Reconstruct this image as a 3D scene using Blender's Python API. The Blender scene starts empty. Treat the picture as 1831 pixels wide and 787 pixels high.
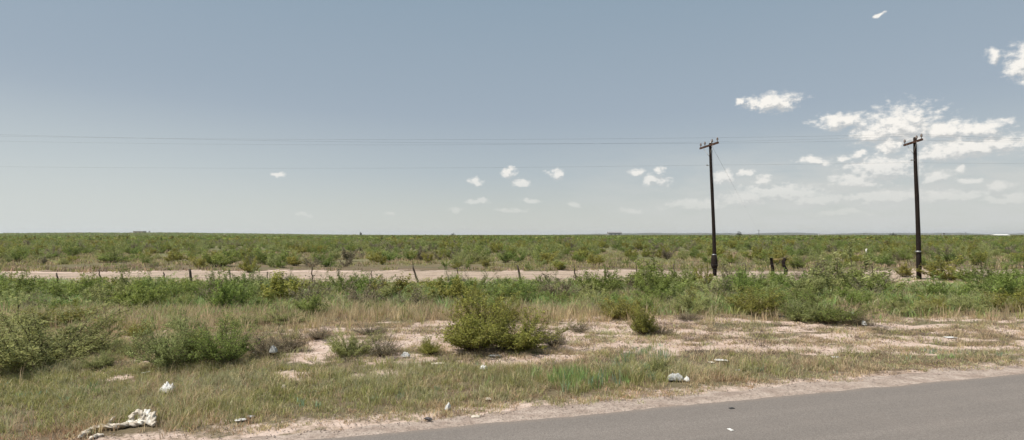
import bpy, math, random
import numpy as np
from mathutils import Vector, Matrix, noise as mnoise

random.seed(11)
C = bpy.context.scene.collection
SC = bpy.context.scene
R = math.radians

# ------------------------------------------------------------------ camera
CAM_Z, FPX, CX, CY = 2.5, 1000.0, 915.5, 393.5
TH = math.atan(0.0272)
cd = bpy.data.cameras.new("camera")
cd.sensor_width = 36.0
cd.lens = 36.0 * FPX / 1831.0
cd.clip_start = 0.1
cd.clip_end = 30000
cam = bpy.data.objects.new("camera", cd)
C.objects.link(cam)
cam.location = (0, 0, CAM_Z)
cam.rotation_euler = (R(90) + TH, 0, 0)
SC.camera = cam


def at(px, py, z=0.0, Y=None):
    """the point of the place seen at a spot of the photograph: on height z, or at distance Y"""
    a, b = (px - CX) / FPX, (CY - py) / FPX
    dy = math.cos(TH) - b * math.sin(TH)
    dz = math.sin(TH) + b * math.cos(TH)
    t = (z - CAM_Z) / dz if Y is None else Y / dy
    return Vector((a * t, dy * t, CAM_Z + dz * t))


def proj(x, y, z=0.0):
    y = np.maximum(np.asarray(y, float), 0.5)
    zz = np.asarray(z, float) - CAM_Z
    f = y * math.cos(TH) + zz * math.sin(TH)
    u = -y * math.sin(TH) + zz * math.cos(TH)
    return CX + FPX * np.asarray(x) / f, CY - FPX * u / f


# ------------------------------------------------------------------ noise
def _h(ix, iy, s):
    h = (ix * 374761393 + iy * 668265263 + s * 974711) & 0xFFFFFFFF
    h = ((h ^ (h >> 13)) * 1274126177) & 0xFFFFFFFF
    return ((h ^ (h >> 16)) & 0xFFFF) / 65535.0


def vn(x, y, s=0):
    x = np.asarray(x, float); y = np.asarray(y, float)
    ix = np.floor(x).astype(np.int64); iy = np.floor(y).astype(np.int64)
    fx = x - ix; fy = y - iy
    fx = fx * fx * (3 - 2 * fx); fy = fy * fy * (3 - 2 * fy)
    a = _h(ix, iy, s); b = _h(ix + 1, iy, s); c = _h(ix, iy + 1, s); d = _h(ix + 1, iy + 1, s)
    return (a * (1 - fx) + b * fx) * (1 - fy) + (c * (1 - fx) + d * fx) * fy


def fbm(x, y, s=0, o=4):
    t = 0.0; a = 0.5; n = 0.0
    for k in range(o):
        t = t + a * vn(np.asarray(x) * 2 ** k + 17.3 * k, np.asarray(y) * 2 ** k + 9.1 * k, s + k)
        n += a; a *= 0.5
    return t / n


def sm(v, a, b):
    t = np.clip((np.asarray(v, float) - a) / (b - a), 0, 1)
    return t * t * (3 - 2 * t)


def bump(v, a, b, s):
    return sm(v, a - s, a + s) * (1 - sm(v, b - s, b + s))


def gs(px, py, cx, cy, sx, sy):
    return np.exp(-((px - cx) / sx) ** 2 - ((py - cy) / sy) ** 2)


# ------------------------------------------------------------------ lie of the land
E0, E1 = at(560, 782, .03), at(1831, 665, .03)
E0.z = E1.z = 0
ED = (E1 - E0).normalized()
EN = Vector((-ED.y, ED.x, 0))


def dist_edge(x, y):
    return (np.asarray(x) - E0.x) * EN.x + (np.asarray(y) - E0.y) * EN.y


def track_far(x):
    return 37.2 + 0.035 * (np.asarray(x) + 30) + 1.0 * (fbm(np.asarray(x) / 9.0, 3.3, 5, 3) - .5)


def track_near(x):
    x = np.asarray(x)
    return 27.9 + 0.085 * (x + 30) + 2.2 * (fbm(x / 5.0, 7.7, 9, 4) - .5)


def height(x, y):
    x = np.asarray(x, float); y = np.asarray(y, float)
    d = dist_edge(x, y)
    tr = bump(y, 27.5, 40.5, 1.0)
    z = 0.075 * (fbm(x / 1.1, y / 1.1, 1, 3) - .5) * sm(d, 0.9, 2.6) * (1 - tr) * (1 - sm(y, 45, 60))
    z = z + 0.22 * (fbm(x / 7.0, y / 7.0, 2, 2) - .5) * sm(d, 2, 9)
    z = z + 0.5 * (fbm(x / 45.0, y / 45.0, 3, 2) - .5) * sm(y, 50, 150)
    z = z + .32 * np.exp(-((x - 27.0) / 2.2) ** 2 - ((y - 36.6) / 1.6) ** 2)
    z = z + 6.3 * np.exp(-((x + 830) / 330.0) ** 2 - ((y - 1300) / 420.0) ** 2)
    z = z + 2.0 * (fbm(x / 260.0, y / 260.0, 4, 3) - .45) * sm(y, 500, 1400)
    return z


def hz(x, y):
    return float(height(x, y))


def onland(px, py):
    p = at(px, py)
    p = at(px, py, hz(p.x, p.y))
    return p


def zone_sand(px, py, x, y):
    n = fbm(x / 1.1, y / 0.5, 21, 4)
    a = bump(py, 574, 652, 7) * sm(px, 430, 620) * (1 - sm(px, 1000, 1080))
    b = bump(py, 568, 634, 7) * sm(px, 960, 1060)
    c = .9 * gs(px, py, 200, 678, 60, 9) + gs(px, py, 530, 671, 60, 8) + .8 * gs(px, py, 350, 752, 80, 9)
    c = c + .8 * gs(px, py, 700, 668, 60, 8)
    e = 0.9 * bump(py, 484, 512, 4) + gs(px, py, 1650, 496, 60, 14)
    l = 0.45 * bump(py, 575, 655, 8) * (1 - sm(px, 400, 520))
    m = np.clip(np.maximum.reduce([a, b, c, e, l]), 0, 1)
    m = np.clip(m * (.15 + .85 * sm(n, 0.34, 0.56)) * 1.15, 0, 1)
    return np.maximum(m, .5 * (1 - sm(dist_edge(x, y), .6, 1.25)))


# ------------------------------------------------------------------ mesh helpers
def mesh_np(name, verts, faces4=None, faces3=None, col=None, extra=None, smooth=False):
    me = bpy.data.meshes.new(name)
    verts = np.asarray(verts, np.float32).reshape(-1, 3)
    loops = []; starts = []; tot = []
    p = 0
    if faces4 is not None and len(faces4):
        f = np.asarray(faces4, np.int32).reshape(-1, 4)
        loops.append(f.ravel()); starts.append(np.arange(len(f)) * 4 + p); tot.append(np.full(len(f), 4)); p += f.size
    if faces3 is not None and len(faces3):
        f = np.asarray(faces3, np.int32).reshape(-1, 3)
        loops.append(f.ravel()); starts.append(np.arange(len(f)) * 3 + p); tot.append(np.full(len(f), 3)); p += f.size
    loops = np.concatenate(loops); starts = np.concatenate(starts); tot = np.concatenate(tot)
    me.vertices.add(len(verts)); me.vertices.foreach_set("co", verts.ravel())
    me.loops.add(len(loops)); me.loops.foreach_set("vertex_index", loops.astype(np.int32))
    me.polygons.add(len(starts)); me.polygons.foreach_set("loop_start", starts.astype(np.int32))
    me.polygons.foreach_set("loop_total", tot.astype(np.int32))
    if smooth:
        me.polygons.foreach_set("use_smooth", np.ones(len(starts), bool))
    if col is not None:
        a = me.attributes.new("col", 'FLOAT_COLOR', 'POINT')
        c4 = np.ones((len(verts), 4), np.float32); c4[:, :3] = col
        a.data.foreach_set("color", c4.ravel())
    for k, v in (extra or {}).items():
        a = me.attributes.new(k, 'FLOAT', 'POINT')
        a.data.foreach_set("value", np.asarray(v, np.float32).ravel())
    me.update(calc_edges=True)
    return me


def tag(o, label=None, cat=None, group=None, kind=None):
    if label: o["label"] = label
    if cat: o["category"] = cat
    if group: o["group"] = group
    if kind: o["kind"] = kind
    return o


def link(name, me, mat=None, parent=None):
    o = bpy.data.objects.new(name, me)
    C.objects.link(o)
    if mat and not len(me.materials):
        me.materials.append(mat)
    if parent: o.parent = parent
    return o


def empty(name, loc, rz=0.0):
    o = bpy.data.objects.new(name, None)
    C.objects.link(o)
    o.location = loc; o.rotation_euler = (0, 0, rz)
    o.empty_display_size = 0.2
    return o


class MB:
    def __init__(s):
        s.v = []; s.f = []

    def tube(s, pts, rad, n=8, caps=True, squash=1.0):
        pts = [Vector(p) for p in pts]
        if not hasattr(rad, '__len__'): rad = [rad] * len(pts)
        base = len(s.v)
        ref = Vector((0, 0, 1)) if abs((pts[-1] - pts[0]).normalized().z) < .8 else Vector((1, 0, 0))
        for i, p in enumerate(pts):
            d = (pts[min(i + 1, len(pts) - 1)] - pts[max(i - 1, 0)]).normalized()
            a = d.cross(ref).normalized(); b = d.cross(a).normalized()
            for k in range(n):
                t = 2 * math.pi * k / n
                s.v.append(p + a * math.cos(t) * rad[i] + b * math.sin(t) * rad[i] * squash)
        for i in range(len(pts) - 1):
            for k in range(n):
                q = base + i * n
                s.f.append((q + k, q + (k + 1) % n, q + n + (k + 1) % n, q + n + k))
        if caps:
            s.f.append(tuple(base + k for k in range(n))[::-1])
            s.f.append(tuple(base + (len(pts) - 1) * n + k for k in range(n)))
        return s

    def box(s, c, size, M=None):
        c = Vector(c); h = Vector(size) / 2
        b = len(s.v)
        for dx in (-1, 1):
            for dy in (-1, 1):
                for dz in (-1, 1):
                    v = Vector((dx * h.x, dy * h.y, dz * h.z))
                    s.v.append(c + (M @ v if M else v))
        for f in ((0, 1, 3, 2), (4, 6, 7, 5), (0, 4, 5, 1), (2, 3, 7, 6), (0, 2, 6, 4), (1, 5, 7, 3)):
            s.f.append(tuple(b + i for i in f))
        return s

    def lathe(s, c, prof, n=10):
        c = Vector(c); b = len(s.v)
        for (r, z) in prof:
            for k in range(n):
                t = 2 * math.pi * k / n
                s.v.append(c + Vector((r * math.cos(t), r * math.sin(t), z)))
        for i in range(len(prof) - 1):
            for k in range(n):
                q = b + i * n
                s.f.append((q + k, q + (k + 1) % n, q + n + (k + 1) % n, q + n + k))
        s.f.append(tuple(b + k for k in range(n))[::-1])
        s.f.append(tuple(b + (len(prof) - 1) * n + k for k in range(n)))
        return s

    def build(s, name, mat, parent=None, smooth=True):
        me = bpy.data.meshes.new(name)
        me.from_pydata([tuple(v) for v in s.v], [], s.f)
        for p in me.polygons: p.use_smooth = smooth
        return link(name, me, mat, parent)


# ------------------------------------------------------------------ materials
class NT:
    def __init__(s, tree):
        s.t = tree; s.t.nodes.clear()

    def n(s, typ, ins=None, **kw):
        nd = s.t.nodes.new(typ)
        for k, v in kw.items(): setattr(nd, k, v)
        for k, v in (ins or {}).items():
            if isinstance(v, bpy.types.NodeSocket): s.t.links.new(v, nd.inputs[k])
            else: nd.inputs[k].default_value = v
        return nd

    def math(s, op, a, b=0.0, c=None, clamp=False):
        nd = s.n('ShaderNodeMath', operation=op, use_clamp=clamp)
        for i, v in enumerate((a, b) if c is None else (a, b, c)):
            if isinstance(v, bpy.types.NodeSocket): s.t.links.new(v, nd.inputs[i])
            else: nd.inputs[i].default_value = v
        return nd.outputs[0]

    def mix(s, f, a, b, blend='MIX'):
        nd = s.n('ShaderNodeMix', data_type='RGBA', blend_type=blend)
        for i, v in ((0, f), (6, a), (7, b)):
            if isinstance(v, bpy.types.NodeSocket): s.t.links.new(v, nd.inputs[i])
            else: nd.inputs[i].default_value = v if i == 0 else (*v[:3], 1)
        return nd.outputs[2]

    def noise(s, vec, scale, detail=4, rough=.55):
        return s.n('ShaderNodeTexNoise', {'Vector': vec, 'Scale': scale, 'Detail': detail, 'Roughness': rough}).outputs[0]

    def rng(s, v, a, b, c=0.0, d=1.0, smooth=True):
        nd = s.n('ShaderNodeMapRange', {0: v, 1: a, 2: b, 3: c, 4: d})
        if smooth: nd.interpolation_type = 'SMOOTHSTEP'
        return nd.outputs[0]


def new_mat(name):
    m = bpy.data.materials.new(name); m.use_nodes = True
    return m, NT(m.node_tree)


def finish(nt, col, rough=.9, bump=None, bstr=.3, bdist=.02, spec=.2, extra=None):
    ins = {'Base Color': col if isinstance(col, bpy.types.NodeSocket) else (*col, 1), 'Roughness': rough,
           'Specular IOR Level': spec}
    ins.update(extra or {})
    b = nt.n('ShaderNodeBsdfPrincipled', ins)
    if bump is not None:
        bn = nt.n('ShaderNodeBump', {'Height': bump, 'Strength': bstr, 'Distance': bdist})
        nt.t.links.new(bn.outputs[0], b.inputs['Normal'])
    nt.n('ShaderNodeOutputMaterial', {'Surface': b.outputs[0]})
    return b


def foliage_mat(name, trans=.22, vary=.13):
    m, nt = new_mat(name)
    a = nt.n('ShaderNodeAttribute', attribute_name="col")
    oi = nt.n('ShaderNodeObjectInfo')
    r = oi.outputs['Random']
    v = nt.rng(r, 0, 1, 1 - vary, 1 + vary, False)
    r2 = nt.math('FRACT', nt.math('MULTIPLY', r, 7.31))
    hs = nt.n('ShaderNodeHueSaturation', {'Hue': nt.rng(r2, 0, 1, .485, .512, False), 'Value': v, 'Saturation': 1.0, 'Color': a.outputs[0]})
    d = nt.n('ShaderNodeBsdfPrincipled', {'Base Color': hs.outputs[0], 'Roughness': .6, 'Specular IOR Level': .25})
    t = nt.n('ShaderNodeBsdfTranslucent', {'Color': hs.outputs[0]})
    mx = nt.n('ShaderNodeMixShader', {0: trans, 1: d.outputs[0], 2: t.outputs[0]})
    nt.n('ShaderNodeOutputMaterial', {'Surface': mx.outputs[0]})
    return m


M_LEAF = foliage_mat("foliage", .5)
M_GRASS = foliage_mat("grass_blades", .45, 0.0)


def wood_mat(name, c1, c2, scale=6.0):
    m, nt = new_mat(name)
    g = nt.n('ShaderNodeTexCoord')
    mp = nt.n('ShaderNodeMapping', {'Vector': g.outputs['Object'], 'Scale': (1, 1, .06)})
    n1 = nt.noise(mp.outputs[0], scale * 8, 6, .7)
    n2 = nt.noise(g.outputs['Object'], scale * .4, 3)
    c = nt.mix(nt.rng(n1, .35, .7), c1, c2)
    c = nt.mix(nt.rng(n2, .4, .75, 0, .6), c, tuple(min(1, k * 1.5) for k in c1))
    finish(nt, c, .85, n1, .8, .02)
    return m


M_POLE = wood_mat("creosoted_pole_wood", (.017, .011, .008), (.007, .005, .004))
M_ARM = wood_mat("crossarm_wood", (.07, .034, .022), (.03, .018, .012))
M_POST = wood_mat("weathered_post_wood", (.10, .08, .06), (.04, .03, .022))
M_TWIG = wood_mat("twig_bark", (.12, .09, .062), (.06, .045, .03), 3)


def plain(name, col, rough=.6, metal=0.0, var=.15, scale=20.0, bstr=.2, bdist=.003):
    m, nt = new_mat(name)
    g = nt.n('ShaderNodeTexCoord').outputs['Object']
    n1 = nt.noise(g, scale, 4)
    c = nt.mix(nt.rng(n1, .35, .65), tuple(k * (1 - var) for k in col), tuple(min(1, k * (1 + var)) for k in col))
    finish(nt, c, rough, n1, bstr, bdist, .35, {'Metallic': metal})
    return m


M_STEEL = plain("galvanised_steel", (.35, .35, .34), .5, .7)
M_WIRE = plain("wire_metal", (.10, .10, .10), .5, .5)
M_PORC = plain("insulator_porcelain", (.16, .12, .10), .25)


def ground_mat():
    m, nt = new_mat("sandy_ground")
    pos = nt.n('ShaderNodeNewGeometry').outputs['Position']
    sa = nt.n('ShaderNodeAttribute', attribute_name="sand").outputs['Fac']
    fa = nt.n('ShaderNodeAttribute', attribute_name="far").outputs['Fac']
    n1 = nt.noise(pos, 2.6, 6, .65)
    n2 = nt.noise(pos, 14.0, 5, .7)
    n3 = nt.noise(pos, .35, 4, .6)
    n4 = nt.noise(pos, 60.0, 3, .7)
    litter = nt.mix(nt.rng(n2, .3, .7), (0.104, 0.0736, 0.0464), (0.2, 0.148, 0.096))
    litter = nt.mix(nt.rng(n3, .4, .65), litter, (0.136, 0.12, 0.068))
    sand = nt.mix(nt.rng(n1, .3, .7), (.40, .29, .225), (.56, .445, .37))
    sand = nt.mix(nt.rng(n4, .55, .75, 0, .5), sand, (0.208, 0.144, 0.104))
    f = nt.math('ADD', nt.math('MULTIPLY', sa, 1.25), nt.rng(n1, .25, .75, -.35, .35, False), clamp=True)
    f = nt.math('ADD', f, nt.rng(n2, .25, .75, -.2, .2, False), clamp=True)
    c = nt.mix(nt.rng(f, .32, .75), litter, sand)
    fo = nt.mix(nt.rng(nt.noise(pos, .05, 5, .6), .35, .65), (.14, .145, .06), (.21, .18, .105))
    fo = nt.mix(nt.rng(nt.noise(pos, .012, 5, .6), .4, .62, 0, .6), fo, (.075, .095, .033))
    c = nt.mix(fa, c, fo)
    h = nt.math('ADD', nt.math('MULTIPLY', n2, .6), nt.math('MULTIPLY', n4, .4))
    finish(nt, c, .95, h, .6, .05, .1)
    return m


def asphalt_mat():
    m, nt = new_mat("worn_asphalt")
    pos = nt.n('ShaderNodeNewGeometry').outputs['Position']
    ed = nt.n('ShaderNodeAttribute', attribute_name="edge").outputs['Fac']
    n1 = nt.noise(pos, 110.0, 3, .8)
    n2 = nt.noise(pos, 1.3, 5, .6)
    n3 = nt.noise(pos, 24.0, 4, .7)
    v = nt.n('ShaderNodeTexVoronoi', {'Vector': pos, 'Scale': 75.0}, feature='F1')
    c = nt.mix(nt.rng(n1, .3, .7), (0.12, 0.101, 0.086), (0.215, 0.187, 0.163))
    c = nt.mix(nt.rng(v.outputs['Color'], .72, .9, 0, .55), c, (0.292, 0.258, 0.224))
    c = nt.mix(nt.rng(n3, .35, .7, 0, .45), c, (0.133, 0.116, 0.0989))
    c = nt.mix(nt.rng(n2, .4, .7, 0, .3), c, (0.206, 0.172, 0.146))
    n5 = nt.noise(pos, 48.0, 2, .9)
    c = nt.mix(nt.rng(n5, .42, .6, 0, .5), c, (.275, .245, .215))
    c = nt.mix(nt.rng(nt.noise(pos, 33.0, 2, .9), .55, .68, 0, .55), c, (.10, .087, .076))
    along = nt.n('ShaderNodeVectorRotate', {'Vector': pos, 'Angle': -math.atan2(ED.y, ED.x)}, rotation_type='Z_AXIS').outputs[0]
    band = nt.n('ShaderNodeMapping', {'Vector': along, 'Scale': (.05, 1.1, 1)}).outputs[0]
    c = nt.mix(nt.rng(nt.noise(band, 1.0, 4, .6), .42, .6, 0, .28), c, (.12, .105, .092))
    dust = nt.math('MULTIPLY', ed, nt.rng(n3, .3, .6, .3, 1.0), clamp=True)
    c = nt.mix(dust, c, (0.284, 0.215, 0.163))
    finish(nt, c, .85, nt.math('ADD', n1, v.outputs['Distance']), .5, .008, .3)
    return m


def gravel_mat(name, lo, hi, dark, scale=1.0):
    m, nt = new_mat(name)
    pos = nt.n('ShaderNodeNewGeometry').outputs['Position']
    n1 = nt.noise(pos, 3.0 * scale, 6, .7)
    n2 = nt.noise(pos, 45.0 * scale, 4, .8)
    v = nt.n('ShaderNodeTexVoronoi', {'Vector': pos, 'Scale': 38.0 * scale})
    c = nt.mix(nt.rng(n1, .3, .7), lo, hi)
    c = nt.mix(nt.rng(v.outputs['Color'], .55, .9, 0, .6), c, dark)
    c = nt.mix(nt.rng(n2, .5, .75, 0, .5), c, tuple(min(1, k * 1.25) for k in hi))
    finish(nt, c, .95, nt.math('ADD', n2, v.outputs['Distance']), .6, .02, .1)
    return m


M_GROUND = ground_mat()
M_ASPH = asphalt_mat()
M_SHOULDER = gravel_mat("gravel_shoulder", (.26, .20, .16), (.44, .36, .30), (.13, .105, .085))
M_TRACK = gravel_mat("caliche_track", (.31, .235, .175), (.43, .34, .265), (0.2, 0.144, 0.104), .5)

# ------------------------------------------------------------------ ground sheet
def axis(lim, fine_a, fine_b, step, growth=1.13):
    c = list(np.arange(fine_a, fine_b + step * .5, step))
    s = step; p = c[-1]
    while p < lim[1]:
        s = min(s * growth, 420); p = min(p + s, lim[1]); c.append(p)
    s = step; p = c[0]
    while p > lim[0]:
        s = min(s * growth, 420); p = max(p - s, lim[0]); c.insert(0, p)
    return np.array(c)


gx = axis((-9000, 9000), -26, 28, .26)
gy = axis((-400, 9000), 5, 31, .2)
X, Y = np.meshgrid(gx, gy)
Z = height(X, Y)
px_, py_ = proj(X, Y)
front = Y > 3
sand = np.where(front & (Y < 60), zone_sand(px_, py_, X, Y), 0.0)
far = sm(Y, 40, 60) * .9 + .1 * sm(Y, 100, 200)
far = np.maximum(far, sm(np.abs(X), 60, 120))
nx, ny = len(gx), len(gy)
idx = np.arange(nx * ny).reshape(ny, nx)
q = np.stack([idx[:-1, :-1], idx[:-1, 1:], idx[1:, 1:], idx[1:, :-1]], -1).reshape(-1, 4)
me = mesh_np("ground", np.stack([X, Y, Z], -1), q, extra={"sand": sand, "far": far}, smooth=True)
tag(link("ground", me, M_GROUND), kind="structure")

# road, shoulder and track are sheets of their own
def strip(name, mat, rows, cols, fn, extra=None, kind="structure"):
    s = np.linspace(0, 1, cols)[None, :].repeat(rows, 0)
    t = np.linspace(0, 1, rows)[:, None].repeat(cols, 1)
    P = fn(s, t)
    i = np.arange(rows * cols).reshape(rows, cols)
    q = np.stack([i[:-1, :-1], i[:-1, 1:], i[1:, 1:], i[1:, :-1]], -1).reshape(-1, 4)
    ex = {k: f(s, t) for k, f in (extra or {}).items()}
    o = link(name, mesh_np(name, P, q, extra=ex, smooth=True), mat)
    return tag(o, kind=kind)


def edge_pt(s, d, z):
    l = -70 + s * 160
    return np.stack([E0.x + ED.x * l + EN.x * d, E0.y + ED.y * l + EN.y * d, z], -1)


def road_fn(s, t):
    l = -70 + s * 160
    jag = .10 * (fbm(l / .7, 1.1, 31, 4) - .5) + .05 * (fbm(l / .12, 4.1, 32, 2) - .5)
    d = -13 + t ** .35 * 13.0
    d = d + jag * sm(t, .9, 1.0)
    z = .035 - .004 * 0 + .02 * (1 - np.abs(2 * t ** .35 - 1)) * 0
    z = z - .028 * sm(t, .985, 1.0)
    return edge_pt(s, d, z)


strip("road", M_ASPH, 40, 2200, road_fn, {"edge": lambda s, t: sm(t, .955, 1.0) * .9})


def shoulder_fn(s, t):
    l = -70 + s * 160
    w = .34 + .9 * np.maximum(0, fbm(l / 2.3, 2.2, 41, 4) - .38) + .3 * (fbm(l / .3, 5.2, 42, 3) - .5)
    w = w + .5 * np.exp(-((l + 5.5) / 1.8) ** 2)
    d = -.35 + t * (w + .35)
    P = edge_pt(s, d, 0 * d)
    H = height(P[..., 0], P[..., 1])
    z = H + .006 + .022 * (1 - sm(t, .5, 1.0)) * 1 - .012 * sm(t, .97, 1.0) + .012 * (fbm(l / .2, d / .2, 44, 2) - .5) * sm(t, .3, .5) * (1 - sm(t, .9, 1))
    P[..., 2] = z
    return P


strip("road_shoulder", M_SHOULDER, 14, 1600, shoulder_fn)


def track_fn(s, t):
    x = -75 + s * 165
    y = track_near(x) * (1 - t) + track_far(x) * t
    rut = .03 * (np.exp(-((t - .3) / .06) ** 2) + np.exp(-((t - .68) / .06) ** 2))
    z = height(x, y) + .035 - rut * .7 - .04 * (1 - sm(t, 0, .03)) - .04 * sm(t, .97, 1)
    return np.stack([x, y, z], -1)


strip("dirt_road", M_TRACK, 30, 500, track_fn)

# ------------------------------------------------------------------ far hills
def hills():
    n, m = 420, 7
    u = np.linspace(-.06, 1.25, n)[None, :].repeat(m, 0)
    t = np.linspace(-1, 1, m)[:, None].repeat(n, 1)
    D = 5200 + t * 700
    x = u * D * 1.0
    y = D
    rise = sm(u, -.02, .3)
    h = (9 + 15 * rise) * (.45 + .95 * fbm(u * 14, 1.0, 51, 6)) * sm(u, -.06, .04)
    h = h + 5 * (fbm(u * 60, 2.0, 52, 3) - .5) * rise
    z = h * (1 - t * t) - 3
    i = np.arange(n * m).reshape(m, n)
    q = np.stack([i[:-1, :-1], i[:-1, 1:], i[1:, 1:], i[1:, :-1]], -1).reshape(-1, 4)
    mt, nt = new_mat("far_hill_scrub")
    pos = nt.n('ShaderNodeNewGeometry').outputs['Position']
    c = nt.mix(nt.rng(nt.noise(pos, .006, 6, .7), .4, .6), (.045, .055, .03), (.10, .09, .06))
    finish(nt, c, .95)
    tag(link("hills", mesh_np("hills", np.stack([x, y, z], -1), q, smooth=True), mt), kind="structure")


hills()

# ------------------------------------------------------------------ grass
G_OLIVE = (.33, .325, .12); G_GREY = (.40, .39, .22); G_STRAW = (.62, .50, .30); G_BROWN = (.46, .345, .22)
G_BRIGHT = (.27, .40, .13); G_BLUE = (.25, .36, .24); G_TAN = (.54, .41, .27); G_RUST = (.48, .32, .20)


def scatter(n, x0, x1, y0, y1, dens, rg):
    x = rg.uniform(x0, x1, n); y = rg.uniform(y0, y1, n)
    px, py = proj(x, y)
    k = (px > -330) & (px < 2150)
    x, y, px, py = x[k], y[k], px[k], py[k]
    p = dens(px, py, x, y)
    k = rg.random(len(x)) < p
    return x[k], y[k], px[k], py[k]


def grass(name, label, cat, x, y, hgt, cols, weights, rg, nb=14, spread=.06, wid=.006, lean=.55, patch=1.2, seed=0, dry=.45):
    N = len(x)
    cols = np.array(cols)
    # which colour a tuft has follows soft patches
    W = np.stack([weights[k] if hasattr(weights[k], '__len__') else np.full(N, weights[k]) for k in range(len(cols))], 1)
    W = W * np.stack([.25 + fbm(x / patch, y / patch, seed + 70 + k, 3) ** 3 * 6 for k in range(len(cols))], 1)
    W = W / W.sum(1, keepdims=True)
    cum = W.cumsum(1)
    pick = (rg.random(N)[:, None] > cum).sum(1).clip(0, len(cols) - 1)
    tc = cols[pick] * rg.uniform(.72, 1.3, N)[:, None]
    B = N * nb
    ti = np.repeat(np.arange(N), nb)
    a = rg.uniform(0, 2 * np.pi, B); rr = np.sqrt(rg.random(B)) * spread * (.5 + rg.random(B))
    bx = x[ti] + rr * np.cos(a); by = y[ti] + rr * np.sin(a)
    bz = height(bx, by) - .005
    h = hgt[ti] * rg.uniform(.45, 1.15, B)
    la = a + rg.normal(0, .8, B); ll = h * lean * rg.uniform(.15, 1.1, B)
    lx, ly = np.cos(la) * ll, np.sin(la) * ll
    wa = rg.uniform(0, np.pi, B); w = wid * rg.uniform(.6, 1.4, B)
    wx, wy = np.cos(wa) * w, np.sin(wa) * w
    V = np.zeros((B, 5, 3), np.float32)
    V[:, 0] = np.stack([bx - wx, by - wy, bz], 1); V[:, 1] = np.stack([bx + wx, by + wy, bz], 1)
    mx, my, mz = bx + lx * .32, by + ly * .32, bz + h * .6
    V[:, 2] = np.stack([mx - wx * .7, my - wy * .7, mz], 1); V[:, 3] = np.stack([mx + wx * .7, my + wy * .7, mz], 1)
    V[:, 4] = np.stack([bx + lx, by + ly, bz + h * (1 - .18 * (ll / h))], 1)
    o = np.arange(B)[:, None] * 5
    q = o + np.array([0, 1, 3, 2]); t = o + np.array([2, 3, 4])
    bc = tc[ti] * rg.uniform(.8, 1.22, B)[:, None]
    mixd = (rg.random(B) < .2 * dry)[:, None]
    bc = np.where(mixd, np.array(G_STRAW) * .9, bc)
    col = np.repeat(bc, 5, 0).reshape(B, 5, 3)
    dryt = rg.random((B, 1)) * dry
    col[:, 4] = col[:, 4] * (1 - dryt) + np.array(G_STRAW) * dryt
    col = col.reshape(-1, 3)
    ob = link(name, mesh_np(name, V, q, t, col=col), M_GRASS)
    tag(ob, label, cat, kind="stuff")
    return ob


rg = np.random.default_rng(5)


def past_edge(x, y, lo=.28, n=.3):
    d = dist_edge(x, y)
    return sm(d + (fbm(x / .8, y / .8, 61, 3) - .5) * n * 2, lo, lo + .5)


def d_verge(px, py, x, y):
    body = sm(py, 636, 668)
    leftdry = bump(py, 578, 660, 14) * (1 - sm(px, 430, 620)) * .75
    body = np.maximum(body, leftdry)
    body = np.maximum(body, .10 * bump(py, 570, 650, 10))
    bare = zone_sand(px, py, x, y) * sm(dist_edge(x, y), 1.2, 1.9)
    cl = sm(fbm(x / .35, y / .35, 62, 4), .26, .5)
    off = gs(px, py, 255, 772, 34, 22) + gs(px, py, 190, 782, 55, 14) + gs(px, py, 300, 712, 16, 9) + gs(px, py, 432, 759, 18, 7) + gs(px, py, 1212, 690, 24, 8)
    return np.clip(body * (1 - .9 * bare) * (.22 + .78 * cl) * (1 - np.clip(1.15 * off, 0, .97)), 0, 1) * past_edge(x, y)


x, y, px, py = scatter(92000, -21, 21, 6.3, 18.0, d_verge, rg)
near_edge = 1 - sm(dist_edge(x, y), .6, 1.5)
dry = np.clip(near_edge + bump(py, 560, 655, 12) * .8 + .35 * sm(px, 1100, 1500), 0, 1)
hh = (.06 + .15 * fbm(x / .9, y / .9, 63, 3) ** 1.5 * 1.7) * (1 - .55 * near_edge) * (.8 + .4 * rg.random(len(x)))
grass("verge_grass", "short olive and straw coloured grass along the roadside verge", "grass", x, y, hh,
      [G_OLIVE, G_GREY, G_STRAW, G_BROWN, G_RUST], [1.8 * (1 - .6 * dry), 1.5 * (1 - .5 * dry), .25 + dry * .6, .25 + dry * .7, .05 + .5 * near_edge],
      rg, nb=13, spread=.075, wid=.004, lean=.95, seed=1)


def d_green(px, py, x, y):
    g = gs(px, py, 1030, 683, 120, 20) + gs(px, py, 1150, 652, 40, 22) + .45 * gs(px, py, 1380, 660, 60, 14) + .5 * gs(px, py, 620, 705, 200, 22)
    g = g + .4 * gs(px, py, 80, 705, 120, 18) + .35 * gs(px, py, 380, 672, 60, 14) + .5 * gs(px, py, 1510, 668, 90, 14) + .3 * gs(px, py, 1700, 640, 90, 10)
    return np.clip(g * sm(fbm(x / .5, y / .5, 64, 3), .3, .55), 0, 1) * past_edge(x, y, .9)


x, y, px, py = scatter(30000, -14, 14, 7, 15.0, d_green, rg)
st = gs(px, py, 1030, 683, 130, 24); bl = gs(px, py, 1155, 652, 40, 24)
hh = (.12 + .17 * st + .12 * bl) * rg.uniform(.6, 1.25, len(x))
grass("green_grass", "taller fresh green grass tufts growing in patches on the verge", "grass", x, y, hh,
      [G_BRIGHT, G_OLIVE, G_GREY, G_BLUE], [.1 + 2.0 * st, .5 + 0 * st, .7 * (1 - st), .1 + 4 * bl], rg, nb=13, spread=.06, wid=.005, lean=.45, seed=2, dry=.2)


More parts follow.
